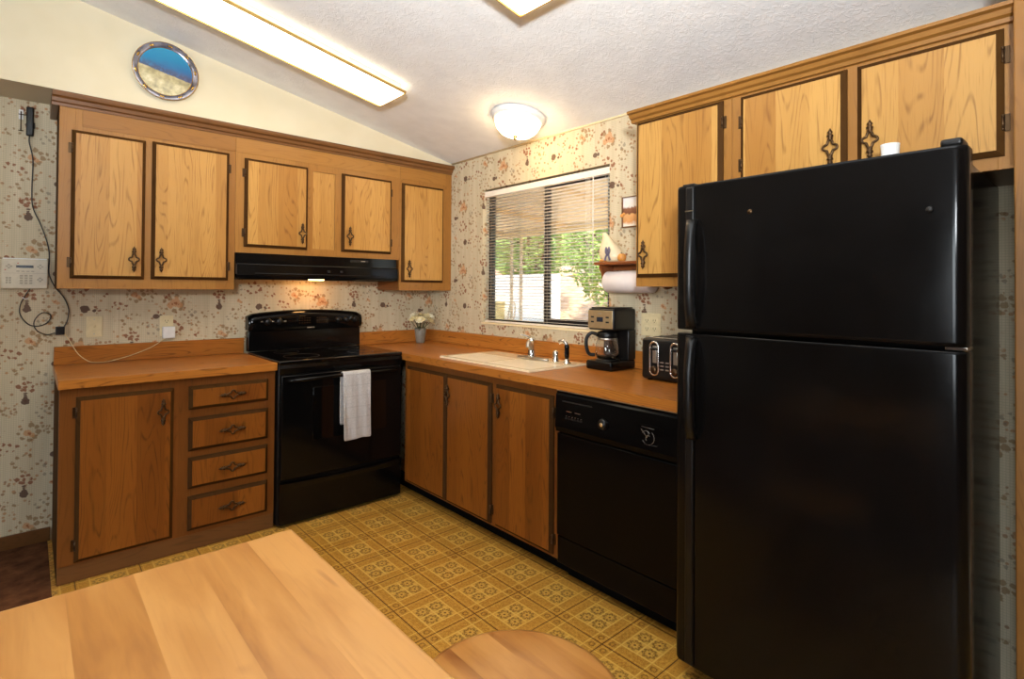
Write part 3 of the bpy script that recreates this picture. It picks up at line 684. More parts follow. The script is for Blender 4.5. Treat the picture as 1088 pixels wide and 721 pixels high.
for xa, st in ((-1.075, .017), (-.955, .015)):
    bm = nb()
    for i in range(5):
        for j in range(3): box(bm, (xa+i*st, -.0938, 1.085+j*.016), (xa+.009+i*st, -.0933, 1.091+j*.016))
    obj('touch_buttons', bm, 'bronze', cp)
obj('badge', box(nb(), (-1.02, -.094, 1.052), (-.97, -.0915, 1.060), .001), 'steel', cp)
# burner rings on the glass
for x, y, r in ((-1.20, -.22, .075), (-.82, -.22, .095), (-1.20, -.47, .10), (-.82, -.47, .08)):
    bm = nb(); tube(bm, [(x+r*math.cos(2*PI*i/40), y+r*math.sin(2*PI*i/40), .9166) for i in range(40)], .0010, 4, closed=True); obj('burner_ring', bm, 'black_satin', t)
# oven door with inset glass and bowed handle
bm = nb(); box(bm, (RX0+.010, -.662, .262), (RX1-.010, -.6365, .836), .008, 3); od = obj('oven_door', bm, 'black_gloss', t)
obj('door_window', box(nb(), (-1.205, -.6640, .455), (-.742, -.6615, .755), .006), 'black_glass', od)
pts = []
for i in range(17):
    s = -1+2*i/16; pts.append(((RX0+RX1)/2+s*.335, -.664-.046*(1-s**4), .806+.012*(1-s*s)))
bm = nb(); tube(bm, [(pts[0][0], -.655, pts[0][2])]+pts+[(pts[-1][0], -.655, pts[-1][2])], .0115, 10); obj('handle', bm, 'black_gloss', od)
bm = nb(); K = 16; rings = []
for i in range(K+1):
    s = i/K; x = RX0+.008+(RX1-RX0-.016)*s; zt = .236-.022*(1-(2*s-1)**2)*0+.012*abs(2*s-1)**2
    rings.append([(x, -.637, .020), (x, -.658, .020), (x, -.660, .205), (x, -.672, zt-.010), (x, -.672, zt), (x, -.637, zt)])
loft(bm, rings); obj('drawer', bm, 'black_gloss', t)
for x in (RX0+.05, RX1-.05):
    for y in (-.58, -.08): obj('foot', lathe(nb(), (x, y, 0), [(.016, .0005), (.016, .008), (.009, .011)]), 'black_matte', t)

# towel over the oven handle
def towel():
    bm = nb(); x0, x1 = -1.056, -.882; NX, path = 14, []
    for i in range(4): path.append((-.686, .52+.26*i/4))
    hz, hy = .8165, -.709
    path += [(-.688, .790)]
    for i in range(9):
        a = PI*i/8; path.append((hy+.0165*math.cos(a), hz+.0165*math.sin(a)))
    for i in range(1, 13): path.append((-.7265-.004*i/12, hz-.378*i/12))
    rows = []
    for k, (y, z) in enumerate(path):
        front = k > 13; amt = .0035*min(1, max(0, (hz-z)/.1))
        rows.append([(x0+(x1-x0)*j/NX+(.004*(k-14)/12 if front else 0), y+amt*(math.sin(j*1.1+z*9)+.5*math.sin(j*2.3-z*5))*(1 if front else .5), z-(.003*math.sin(j*.5) if k == len(path)-1 else 0)) for j in range(NX+1)])
    vr = loft(bm, rows, cap=False, closed=False, smooth=True)
    o = obj('hand_towel', bm, 'towel', None, (-.97, -.70, .44))
    s = o.modifiers.new('thickness', 'SOLIDIFY'); s.thickness = .004; s.offset = 1
    o.modifiers.new('soft', 'SUBSURF').levels = 1
    o['label'] = 'pale grey hand towel hanging over the oven door handle'; o['category'] = 'towel'
towel()

# ------------------------------------------------------------------ range hood
t = thing('range_hood', 'black under-cabinet range hood over the stove', 'range hood', (-1.0, -.17, 1.372))
HX0, HX1 = -1.531, -.484
bm = nb(); prism(bm, [(-.004, 1.5215), (-.325, 1.5215), (-.326, 1.462), (-.346, 1.455), (-.352, 1.392), (-.350, 1.376), (-.340, 1.372), (-.327, 1.380), (-.30, 1.395), (-.03, 1.395), (-.004, 1.372)], 'x', HX0, HX1)
obj('canopy', bm, 'black_gloss', t)
for x in (HX0, HX1-.010):
    bm = nb(); prism(bm, [(-.004, 1.372), (-.340, 1.372), (-.350, 1.376), (-.348, 1.40), (-.004, 1.40)], 'x', x, x+.010); obj('side_rim', bm, 'black_gloss', t)
bm = nb(); tube(bm, [(HX0+.002, -.3475, 1.4565), (HX1-.002, -.3475, 1.4565)], .003, 6); tube(bm, [(HX0+.10, -.3535, 1.404), (HX1-.10, -.3535, 1.404)], .0025, 6); obj('front_ribs', bm, 'black_grey', t)
obj('filter', box(nb(), (-1.40, -.29, 1.386), (-.62, -.05, 1.394), .002), 'black_grey', t)
obj('lamp_lens', box(nb(), (-1.03, -.20, 1.3712), (-.95, -.13, 1.3955), .004), 'hood_lens', t)
for x in (-.985, -.90): obj('switch', box(nb(), (x-.008, -.356, 1.418), (x+.008, -.3475, 1.432), .002), 'black_grey', t)
obj('badge', box(nb(), (-.83, -.3275, 1.493), (-.70, -.3255, 1.508), .001), 'black_grey', t)
obj('maker_mark', box(nb(), (-.752, -.3283, 1.498), (-.722, -.3276, 1.503)), 'steel', t)

# ------------------------------------------------------------------ dishwasher
DY0, DY1, DX = -2.603, -1.9885, .611
t = thing('dishwasher', 'black built-in dishwasher beside the refrigerator', 'dishwasher', (-.3, -2.3, 0))
obj('body', wbox(nb(), 'R', DY0, DY1, .03, DX-.026, .075, .862), 'black_satin', t)
bm = nb(); prism(bm, [(-(DX-.025), .672), (-(DX+.004), .678), (-(DX+.010), .70), (-(DX+.004), .842), (-(DX-.006), .856), (-(DX-.025), .858)], 'y', DY0, DY1); cp = obj('control_panel', bm, 'black_door', t)
obj('door', wbox(nb(), 'R', DY0+.003, DY1-.003, DX-.025, DX, .208, .670, .006), 'black_door', t)
obj('lower_panel', wbox(nb(), 'R', DY0+.003, DY1-.003, DX-.025, DX-.006, .082, .203, .004), 'black_door', t)
obj('toe_kick', wbox(nb(), 'R', DY0+.004, DY1-.004, DX-.10, DX-.08, .001, .078), 'black_matte', t)
obj('top_trim', wbox(nb(), 'R', DY0, DY1, DX-.024, DX-.001, .8585, .8650, .001), 'steel', t)
bm = nb(); wbox(bm, 'R', -2.20, -2.03, DX+.006, DX+.0085, .816, .822, .001); obj('handle_slot', bm, 'black_grey', cp)
bm = nb()
for i in range(6): wbox(bm, 'R', -2.05-.017*i-.012, -2.05-.017*i, DX+.0078, DX+.0115, .742, .751, .001)
obj('push_buttons', bm, 'black_grey', cp)
bm = nb()
for a, b in ((-2.085, -2.055), (-2.135, -2.105)): wbox(bm, 'R', a, b, DX+.0065, DX+.0085, .775, .778)
for i in range(6): wbox(bm, 'R', -2.05-.017*i-.009, -2.05-.017*i-.003, DX+.0075, DX+.0095, .7545, .7565)
obj('printed_marks', bm, 'steel', cp)
bm = nb(); lathe(bm, (-(DX+.006), -2.262, .758), [(.024, 0), (.024, .006), (.020, .018), (.0005, .018)], (-1, 0, 0), 20); kb = obj('dial', bm, 'black_satin', cp)
bm = nb(); lathe(bm, (-(DX+.024), -2.262, .758), [(.0085, 0), (.008, .002), (.0005, .002)], (-1, 0, 0), 14); obj('dial_cap', bm, 'champagne', kb)
bm = nb()
def arcR(cy, cz, r, a0, a1, w=.0009, k=14): tube(bm, [(-(DX+.0085), cy-r*math.cos(a0+(a1-a0)*i/k), cz+r*math.sin(a0+(a1-a0)*i/k)) for i in range(k+1)], w, 4)
arcR(-2.478, .748, .028, -2.6, .9); arcR(-2.470, .752, .020, .6, 2.6); arcR(-2.462, .762, .018, -1.2, .6); arcR(-2.480, .744, .012, 1., 4.)
tube(bm, [(-(DX+.0085), -2.447, .776), (-(DX+.0085), -2.474, .748)], .0011, 4); tube(bm, [(-(DX+.0085), -2.449, .786), (-(DX+.0085), -2.505, .784)], .0008, 4); tube(bm, [(-(DX+.0085), -2.447, .716), (-(DX+.0085), -2.52, .722)], .0008, 4)
obj('emblem', bm, 'steel', cp)
bm = nb(); wbox(bm, 'R', -2.545, -2.44, DX+.005, DX+.0075, .71, .795, .0005); obj('emblem_plate', bm, 'black_door', cp)

# ------------------------------------------------------------------ refrigerator
t = thing('refrigerator', 'large black top-freezer refrigerator', 'refrigerator', (-.4, -3.06, 0))
FY0, FY1 = -3.447, -2.668
obj('body', box(nb(), (-.672, -3.428, .035), (-.06, -2.690, 1.660), .006), 'fridge', t)
obj('grille', box(nb(), (-.665, -3.42, .006), (-.62, -2.70, .0345), .003), 'black_matte', t)
def fdoor(name, z0, z1):
    bm = nb(); prof = []; r = .030
    # plan section: rounded vertical edges, slightly crowned front
    pts = [(-.678, FY1), (-.722, FY1)]
    for i in range(1, 6): a = PI/2*i/6; pts.append((-.722-.022*math.sin(a), FY1-.022*(1-math.cos(a))))
    for i in range(9): s = i/8; pts.append((-.744-.006*(1-(2*s-1)**2), FY1-.022+(FY0+r-FY1+.022)*s))
    for i in range(1, 7): a = PI/2*i/6; pts.append((-.744+r*(1-math.cos(a)), FY0+r-r*math.sin(a)))
    pts.append((-.678, FY0))
    c = (sum(p[0] for p in pts)/len(pts), sum(p[1] for p in pts)/len(pts))
    sh = lambda k: [((p[0]-c[0])*(1-k*3)+c[0], (p[1]-c[1])*(1-k*.25)+c[1]) for p in pts]
    vr = loft(bm, [[(x, y, z) for x, y in sh(k)] for k, z in ((.035, z0), (.008, z0+.003), (0, z0+.010), (0, z1-.010), (.008, z1-.003), (.035, z1))], smooth=True)
    for f in bm.faces:
        if len(f.verts) > 4: f.smooth = False
    return obj(name, bm, 'fridge', t)
fz = fdoor('freezer_door', 1.185, 1.674); fr = fdoor('fridge_door', .060, 1.172)
# grey edge strips with bowed pull handles at the left edge
def strip(z0, z1, parent, bow):
    bm = nb(); box(bm, (-.7535, -2.742, z0), (-.735, -2.712, z1), .006, 3); obj('edge_trim', bm, 'black_satin', parent)
    bm = nb(); N = 18; rings = []
    for i in range(N+1):
        s = i/N; z = bow[0]+(bow[1]-bow[0])*s; h = math.sin(PI*min(1, s*1.0))**.55 if 0 < s < 1 else 0
        h = min(1., h*1.05); x = -.752-.032*h; y = -2.738-.006*h; w = .016-.002*h
        rings.append([(x-.010, y-w, z), (x-.016, y, z), (x-.010, y+w, z), (x+.006, y+w, z), (x+.006, y-w, z)])
    loft(bm, rings, smooth=True); obj('handle', bm, 'black_satin', parent)
strip(1.19, 1.667, fz, (1.195, 1.555)); strip(.066, 1.166, fr, (.82, 1.16))
obj('handle_accent', box(nb(), (-.7575, -2.741, 1.583), (-.753, -2.713, 1.587)), 'chrome', fz)
for y, z in ((-2.929, 1.563), (-3.374, 1.522)):
    bm = nb(); lathe(bm, (-.7495, y, z), [(.008, 0), (.0075, .002), (.0005, .0025)], (-1, 0, 0), 14); obj('screw_plug', bm, 'bronze' if y > -3 else 'black_grey', fz)
bm = nb(); box(bm, (-.735, -3.436, 1.6745), (-.655, -3.392, 1.694), .008, 3); obj('hinge_cover', bm, 'black_satin', t)
bm = nb(); box(bm, (-.735, -2.735, 1.6745), (-.70, -2.69, 1.682), .003); obj('corner_cap', bm, 'black_satin', t)
bm = nb(); box(bm, (-.73, -3.444, 1.1735), (-.66, -3.40, 1.1835), .002); obj('center_hinge', bm, 'chrome', t)
for y in (-3.36, -2.75):
    for x in (-.60, -.12): obj('foot', lathe(nb(), (x, y, 0), [(.02, .0005), (.02, .02), (.01, .034)]), 'black_matte', t)
bm = nb(); lathe(bm, (-.45, -3.223, 1.661), [(.019, 0), (.0195, .003), (.0245, .100), (.025, .107), (.0215, .1075), (.018, .006), (.0005, .005)], seg=24)
o = obj('cup', bm, 'white_plastic', None, (-.45, -3.223, 1.661)); o['label'] = 'white plastic cup standing on top of the refrigerator'; o['category'] = 'cup'

# ------------------------------------------------------------------ sink, faucet
t = thing('sink', 'cream double-bowl sink set in the countertop', 'sink', (-.345, -1.37, CZ))
bm = nb(); X0, X1, Y0, Y1 = -.562, -.128, -1.760, -.985
bowls = ((-.525, -.285, -1.360, -1.02), (-.525, -.285, -1.725, -1.385))
xs = [X0, -.525, -.285, X1]; ys = [Y0, -1.725, -1.385, -1.360, -1.02, Y1]; zt = CZ+.010
for i in range(3):
    for j in range(5):
        if i == 1 and j in (1, 3): continue
        box(bm, (xs[i], ys[j], CZ+.0008), (xs[i+1], ys[j+1], zt))
bmesh.ops.remove_doubles(bm, verts=bm.verts, dist=1e-5)
obj('rim', bm, 'bisque', t)
for a0, a1, b0, b1 in bowls:
    bm = nb(); ring = lambda i, z: [(a0+i, b0+i, z), (a1-i, b0+i, z), (a1-i, b1-i, z), (a0+i, b1-i, z)]
    loft(bm, [ring(.0, zt-.0005), ring(.012, zt-.02), ring(.02, CZ-.13), ring(.05, CZ-.150), ring(.054, CZ-.156), ring(.012, CZ-.14), ring(-.004, CZ-.02), ring(-.004, zt-.004)], smooth=False)
    w = obj('bowl', bm, 'bowl_white', t)
    bm = nb(); lathe(bm, ((a0+a1)/2, (b0+b1)/2, CZ-.1495), [(.042, 0), (.040, .003), (.028, .001), (.0005, .0005)]); obj('drain', bm, 'steel', w)
t = thing('faucet', 'brushed single-lever kitchen faucet behind the sink bowls', 'faucet', (-.190, -1.44, zt))
fx = -.232
bm = nb(); rings = []
for z, k in ((zt+.0005, 1.), (zt+.008, 1.), (zt+.013, .92), (zt+.0135, .3)):
    rings.append([(fx+.030*k*math.cos(2*PI*i/36)*(1 if abs(math.cos(2*PI*i/36)) else 1), -1.445+(.125*(1 if math.sin(2*PI*i/36) > 0 else -1)*abs(math.sin(2*PI*i/36))**.6)*k, z) for i in range(36)])
loft(bm, rings, smooth=True); obj('base_plate', bm, 'steel', t)
bm = nb(); lathe(bm, (fx, -1.435, zt+.012), [(.026, 0), (.022, .012), (.0185, .05), (.0185, .085), (.021, .092), (.021, .104), (.012, .112), (.0005, .113)]); obj('column', bm, 'chrome', t)
bm = nb(); tube(bm, spline([(fx-.010, -1.440, zt+.060), (fx-.04, -1.462, zt+.088), (fx-.080, -1.496, zt+.106), (fx-.112, -1.524, zt+.104), (fx-.122, -1.532, zt+.084)], 6), [.0145]*12+[.0125]*13, 10); obj('spout', bm, 'steel', t)
bm = nb(); tube(bm, spline([(fx, -1.432, zt+.116), (fx-.02, -1.418, zt+.130), (fx-.055, -1.395, zt+.142)], 5), [.008, .0085, .0085, .008, .008, .0075, .007, .0065, .006, .0055, .005], 8); obj('lever', bm, 'chrome', t)
bm = nb(); lathe(bm, (-.218, -1.612, zt+.0005), [(.021, 0), (.021, .005), (.0165, .008), (.0165, .050), (.0145, .058), (.006, .064), (.0005, .0645)])
o = obj('air_gap', bm, 'chrome', None, (-.218, -1.612, zt)); o['label'] = 'short chrome air gap cylinder between faucet and sprayer'; o['category'] = 'air gap'
t = thing('sink_sprayer', 'chrome and black side sprayer at the sink rim', 'sprayer', (-.240, -1.716, zt))
bm = nb(); lathe(bm, (-.240, -1.716, zt+.0005), [(.024, 0), (.022, .008), (.014, .016), (.012, .030)]); obj('base', bm, 'chrome', t)
bm = nb(); lathe(bm, (-.240, -1.716, zt+.031), [(.010, 0), (.0125, .01), (.0135, .03), (.0125, .05), (.014, .062), (.012, .074), (.0005, .078)]); obj('body', bm, 'black_gloss', t)
bm = nb(); tube(bm, spline([(-.240, -1.716, zt+.094), (-.241, -1.708, zt+.112), (-.243, -1.690, zt+.122), (-.246, -1.668, zt+.116)], 5), [.011]*8+[.0115, .012, .0125, .0125, .0125, .013, .013, .013], 10); obj('spray_head', bm, 'chrome', t)

# ------------------------------------------------------------------ coffee maker
t = thing('coffee_maker', 'black drip coffee maker with champagne control panel and glass carafe', 'coffee maker', (-.12, -1.925, CZ))
cy0, cy1 = -2.005, -1.838
bm = nb(); box(bm, (-.232, cy0, CZ+.001), (-.022, cy1, CZ+.048), .014, 3); bs = obj('base', bm, 'black_gloss', t)
bm = nb(); lathe(bm, (-.150, -1.919, CZ+.0485), [(.062, 0), (.062, .003), (.05, .004), (.0005, .004)]); obj('warming_plate', bm, 'black_satin', bs)
bm = nb(); box(bm, (-.085, cy0, CZ+.047), (-.022, cy1, CZ+.205), .008); obj('rear_tank', bm, 'black_satin', t)
bm = nb(); box(bm, (-.212, cy0, CZ+.204), (-.022, cy1, CZ+.316), .014, 3); hd = obj('brew_head', bm, 'black_satin', t)
bm = nb(); box(bm, (-.2165, cy0+.006, CZ+.214), (-.2115, cy1-.004, CZ+.306), .002); cpn = obj('control_panel', bm, 'champagne', hd)
bm = nb(); box(bm, (-.2185, -1.940, CZ+.248), (-.2168, -1.900, CZ+.272), .001); obj('clock_display', bm, 'lcd', cpn)
bm = nb()
for y in (-1.872, -1.968):
    for z in (.243, .268): box(bm, (-.2185, y-.010, CZ+z), (-.2168, y+.010, CZ+z+.008), .001)
obj('button', bm, 'black_grey', cpn)
obj('maker_mark', box(nb(), (-.2175, -1.93, CZ+.288), (-.2168, -1.905, CZ+.292)), 'steel', cpn)
bm = nb(); box(bm, (-.20, cy0+.012, CZ+.3165), (-.035, cy1-.012, CZ+.322), .003); obj('tank_lid', bm, 'black_satin', hd)
ca = Vector((-.152, -1.919, CZ+.053))
bm = nb(); lathe(bm, ca, [(.0005, 0), (.048, 0), (.058, .010), (.0635, .035), (.060, .075), (.050, .108), (.046, .125), (.044, .125), (.048, .107), (.0575, .075), (.061, .035), (.056, .012), (.0005, .004)], seg=32, cap=False); cf = obj('carafe', bm, 'glass', t)
bm = nb(); lathe(bm, ca, [(.050, .112), (.052, .116), (.051, .138), (.035, .146), (.0005, .147)], seg=28); obj('lid', bm, 'black_satin', cf)
bm = nb(); hd_ = Vector((-.72, .70, 0)).normalized()
hp = [ca+hd_*.050+Vector((0, 0, .124)), ca+hd_*.082+Vector((0, 0, .134)), ca+hd_*.106+Vector((0, 0, .112)), ca+hd_*.110+Vector((0, 0, .07)), ca+hd_*.096+Vector((0, 0, .026)), ca+hd_*.064+Vector((0, 0, .020))]
tube(bm, spline(hp, 5), .0095, 8); obj('carafe_handle', bm, 'black_satin', cf)
bm = nb(); lathe(bm, ca, [(.0512, .099), (.0535, .1), (.0525, .111), (.0505, .111)], seg=28); obj('carafe_band', bm, 'steel', cf)

# ------------------------------------------------------------------ toaster
t = thing('toaster', 'black toaster with two chrome lever loops', 'toaster', (-.17, -2.36, CZ))
ty0, ty1, tx0, tx1 = -2.520, -2.220, -.290, -.035
bm = nb(); box(bm, (tx0, ty0, CZ+.005), (tx1, ty1, CZ+.194), .020, 4); bd = obj('body', bm, 'black_satin', t)
for x in (-.235, -.19, -.13, -.085):
    bm = nb(); box(bm, (x-.012, ty0+.035, CZ+.1935), (x+.012, ty1-.035, CZ+.1970)); obj('slot', bm, 'black_matte', bd)
bm = nb(); box(bm, (tx0+.03, ty0+.022, CZ+.193), (tx1-.02, ty1-.022, CZ+.1962), .002); obj('top_plate', bm, 'steel', bd)
for yc in (-2.293, -2.398):
    bm = nb(); n = 12
    pts = [(tx0-.004, yc-.021*math.cos(PI*i/n), CZ+.156+.021*math.sin(PI*i/n)) for i in range(n+1)] + [(tx0-.004, yc+.021*math.cos(PI*i/n), CZ+.050-.021*math.sin(PI*i/n)) for i in range(n+1)]
    tube(bm, pts, .0055, 8, closed=True); lp = obj('lever_frame', bm, 'chrome', t)
    obj('lever_slot', box(nb(), (tx0-.003, yc-.010, CZ+.082), (tx0+.001, yc+.010, CZ+.160), .003), 'steel', lp)
    obj('lever', box(nb(), (tx0-.018, yc-.014, CZ+.140), (tx0-.0035, yc+.014, CZ+.152), .004), 'black_satin', lp)
    bm = nb(); lathe(bm, (tx0-.003, yc, CZ+.052), [(.0165, 0), (.0165, .010), (.0145, .013), (.0005, .013)], (-1, 0, 0), 18); obj('browning_dial', bm, 'bronze', lp)
    bm = nb()
    for cy in (yc-.038, yc-.064):
        for z in (.052, .068, .084): box(bm, (tx0-.004, cy-.008, CZ+z), (tx0+.001, cy+.008, CZ+z+.006), .001)
    obj('button', bm, 'steel', t)
for x in (tx0+.03, tx1-.03):
    for y in (ty0+.03, ty1-.03): obj('foot', lathe(nb(), (x, y, CZ+.0005), [(.011, 0), (.011, .0055)]), 'black_matte', t)

# ------------------------------------------------------------------ flower vase in the corner
t = thing('flower_vase', 'small grey vase of cream flowers in the countertop corner', 'vase', (-.169, -.153, CZ))
vc = Vector((-.169, -.153, CZ+.0005))
bm = nb(); lathe(bm, vc, [(.0005, 0), (.030, 0), (.032, .005), (.040, .06), (.045, .112), (.042, .113), (.037, .06), (.029, .008), (.0005, .008)], cap=False); obj('pot', bm, 'vase_grey', t)
rs = random.Random(11)
bm = nb(); heads = []
for i in range(19):
    a = rs.uniform(0, 2*PI); rr = rs.uniform(.0, .088)
    h = vc+Vector((rr*math.cos(a)*1.1, rr*math.sin(a)*.9, .150+.070*rs.random()*(1-rr*5)+.01)); heads.append(h)
    tube(bm, spline([vc+Vector((0, 0, .03)), vc+Vector((rr*.3*math.cos(a), rr*.3*math.sin(a), .10)), h], 4), .0018, 5)
for i in range(16):
    a = rs.uniform(0, 2*PI); b = vc+Vector((.035*math.cos(a), .035*math.sin(a), .110)); d = Vector((math.cos(a)*.8, math.sin(a)*.8, rs.uniform(-.2, .7))).normalized(); s = d.cross(Vector((0, 0, 1))).normalized()
    L = rs.uniform(.03, .05); bm.faces.new([bm.verts.new(b+d*L*u+s*L*.2*v) for u, v in ((0, 0), (.4, 1), (1, 0), (.4, -1))])
obj('stems', bm, 'stem_green', t)
for k, h in enumerate(heads):
    bm = nb(); R_ = rs.uniform(.030, .040)
    up = Vector((h.x-vc.x, h.y-vc.y, .08)).normalized()
    for ring_, cnt, tilt in ((0, 8, .15), (1, 7, .6), (2, 5, 1.1)):
        for i in range(cnt):
            a = 2*PI*(i+.5*ring_)/cnt; x_ = up.orthogonal().normalized(); y_ = up.cross(x_)
            d = ((x_*math.cos(a)+y_*math.sin(a))*math.cos(tilt)+up*math.sin(tilt)).normalized(); s = d.cross(up).normalized(); L = R_*(1-.2*ring_)
            m_ = d.cross(s)
            v = [bm.verts.new(h+d*L*u+s*L*.33*w+m_*L*c) for u, w, c in ((.05, .2, 0), (.6, 1, -.1), (1, .5, -.05), (1.05, 0, -.02), (1, -.5, -.05), (.6, -1, -.1), (.05, -.2, 0))]
            bm.faces.new(v)
    ball(bm, h+up*.004, R_*.22, seg=6)
    obj('flower', bm, 'petal' if k % 3 else 'petal_white', t)

# ------------------------------------------------------------------ ceiling lights
sl = math.hypot(1, SL); A_ = Vector((-1/sl, 0, -SL/sl)); N_ = Vector((-(-SL)/sl, 0, -1/sl))
if abs(A_.dot(N_)) > 1e-6: N_ = Vector((SL/sl, 0, -1/sl))
def slope_mat(x, y): return Matrix(((A_.x, 0, -N_.x, x), (A_.y, 1, -N_.y, y), (A_.z, 0, -N_.z, zceil(x)), (0, 0, 0, 1)))
def fluorescent(label, x0, y0, y1, L):
    t = thing('ceiling_light', label, 'ceiling light', (x0-L/2, (y0+y1)/2, zceil(x0-L/2)-.03), 'fluorescent ceiling fixtures')
    w = abs(y1-y0); mt = slope_mat(x0, (y0+y1)/2)
    bm = nb(); box(bm, (.02, -w/2+.02, -.040), (L-.02, w/2-.02, -.003), .002); bmesh.ops.transform(bm, matrix=mt, verts=bm.verts); obj('housing', bm, 'sill_white', t)
    bm = nb(); e = .005
    for a in (((0, -w/2-e), (L, -w/2)), ((0, w/2), (L, w/2+e)), ((-e, -w/2-e), (0, w/2+e)), ((L, -w/2-e), (L+e, w/2+e))): box(bm, (a[0][0], a[0][1], -.057), (a[1][0], a[1][1], -.040), .002)
    bmesh.ops.transform(bm, matrix=mt, verts=bm.verts); obj('frame', bm, 'gold_frame', t)
    bm = nb(); prism(bm, [(-w/2+.001, -.0405), (w/2-.001, -.0405), (w/2-.001, -.049), (w/2-.03, -.054), (0, -.056), (-w/2+.03, -.054), (-w/2+.001, -.049)], 'x', .001, L-.001)
    bmesh.ops.transform(bm, matrix=mt, verts=bm.verts); obj('diffuser', bm, 'tube_lens', t)
fluorescent('long lit fluorescent ceiling light above the stove side', -.868, -1.085, -.800, 1.23)
fluorescent('fluorescent ceiling light cut off at the top edge, above the floor', -.948, -2.39, -2.103, 1.23)
t = thing('ceiling_dome_light', 'round white dome ceiling light near the window', 'ceiling light', (-.279, -1.362, zceil(-.279)))
c0 = Vector((-.279, -1.362, zceil(-.279)))+N_*.001
obj('base_ring', lathe(nb(), c0, [(.160, 0), (.160, .012), (.150, .022), (.146, .030), (.128, .034)], N_, 40), 'white_plastic', t)
obj('glass_bowl', lathe(nb(), c0, [(.134, .035), (.133, .044), (.122, .072), (.096, .098), (.058, .112), (.012, .117)], N_, 40), 'dome_glass', t)
obj('finial', lathe(nb(), c0, [(.012, .1175), (.015, .124), (.008, .130), (.010, .138), (.0005, .146)], N_, 16), 'brass', t)

# ------------------------------------------------------------------ blinds
t = thing('window_blind', 'white horizontal mini blind in the sink window', 'blind', (.035, (WY0+WY1)/2, WZ0))
by0, by1 = WY1+.006, WY0-.006
obj('headrail', box(nb(), (.012, by0, WZ1-.050), (.048, by1, WZ1-.012), .002), 'blind', t)
bm = nb(); z = WZ0+.026; pitch = .0205; nsl = 0; tl = math.radians(-5)
while z < WZ1-.058:
    rows = []
    for k in range(5):
        u = -.0125+.025*k/4; cr = .0016*(1-(u/.0125)**2)
        rows.append([(.030+u*math.cos(tl), y, z+u*math.sin(tl)+cr) for y in (by0, by1)])
    loft(bm, rows, cap=False, closed=False, smooth=True); z += pitch; nsl += 1
o = obj('slats', bm, 'blind', t); s = o.modifiers.new('thickness', 'SOLIDIFY'); s.thickness = .0005
obj('bottom_rail', box(nb(), (.018, by0, WZ0+.003), (.042, by1, WZ0+.014), .002), 'blind', t)
for y in (-.735, -1.29, -1.655, -1.77):
    bm = nb()
    for x in (.0165, .0435): tube(bm, [(x, y, WZ0+.01), (x, y, WZ1-.05)], .0009, 4)
    obj('ladder_cord', bm, 'blind', t)
bm = nb(); tube(bm, [(.006, -1.690, WZ1-.045), (.006, -1.690, 1.47)], .0034, 8); tube(bm, [(.006, -1.690, WZ1-.045), (.014, -1.690, WZ1-.032)], .002, 6); obj('wand', bm, 'blind', t)
bm = nb(); tube(bm, spline([(.009, -1.635, WZ1-.05), (.009, -1.638, 1.6), (.009, -1.66, 1.46)], 4), .0011, 5); tube(bm, spline([(.009, -1.650, WZ1-.05), (.009, -1.651, 1.6), (.009, -1.67, 1.45)], 4), .0011, 5); obj('pull_cord', bm, 'blind', t)

# ------------------------------------------------------------------ shelf, paper towel, ornaments, picture
t = thing('wall_shelf', 'small brown wood shelf with towel-holder bracket beside the window', 'shelf', (-.06, -2.01, 1.445))
obj('board', box(nb(), (-.135, -2.214, 1.452), (-.001, -1.812, 1.468), .004), 'shelf_wood', t)
for y in (-1.842, -2.200):
    bm = nb(); prism(bm, [(-.001, 1.4515), (-.120, 1.4515), (-.116, 1.43), (-.100, 1.405), (-.094, 1.37), (-.075, 1.335), (-.05, 1.322), (-.001, 1.33)], 'y', y-.006, y+.006); obj('bracket', bm, 'shelf_wood', t)
obj('back_rail', box(nb(), (-.014, -2.193, 1.425), (-.001, -1.849, 1.4515), .002), 'shelf_wood', t)
bm = nb(); tube(bm, [(-.075, -2.194, 1.362), (-.075, -1.848, 1.362)], .009, 10); obj('dowel', bm, 'shelf_wood', t)
t = thing('paper_towel_roll', 'white paper towel roll on the holder under the small shelf', 'paper towels', (-.075, -2.02, 1.308))
bm = nb(); lathe(bm, (-.075, -1.862, 1.362), [(.022, 0), (.054, 0), (.0575, .004), (.0575, .276), (.054, .280), (.022, .280)], (0, -1, 0), 36, cap=False); obj('paper', bm, 'paper', t)
bm = nb(); lathe(bm, (-.075, -1.8625, 1.362), [(.0215, 0), (.0215, .279), (.0195, .279), (.0195, 0), (.0215, 0)], (0, -1, 0), 24, cap=False); obj('core', bm, 'cardboard', t)
t = thing('goose_ornament', 'cream ceramic goose ornament with grey bow on the small shelf', 'ornament', (-.068, -1.885, 1.468))
gc = Vector((-.066, -1.880, 1.4685))
bm = nb(); prof = [(.040, 0), (.060, .008), (.070, .035), (.066, .062), (.050, .092), (.034, .118), (.022, .140), (.015, .156), (.004, .165)]
rings = []
for r, h in prof:
    sh = .052*(h/.168)**1.5
    rings.append([gc+Vector((r*.72*math.cos(2*PI*k/24), r*math.sin(2*PI*k/24)+sh, h)) for k in range(24)])
loft(bm, rings, smooth=True); g = obj('body', bm, 'ceramic', t)
bm = nb(); fx_ = gc+Vector((-.050, -.012, .030))
for s in (-1, 1):
    ball(bm, fx_+Vector((-.004, s*.009, .030)), .014, seg=8, sc=(.5, .55, 1.5)); tube(bm, spline([fx_+Vector((0, 0, .016)), fx_+Vector((-.006, s*.010, -.004)), fx_+Vector((-.004, s*.016, -.022))], 4), .0055, 6)
ball(bm, fx_+Vector((-.007, 0, .012)), .008, seg=8); obj('bow', bm, 'bow', t)
bm = nb()
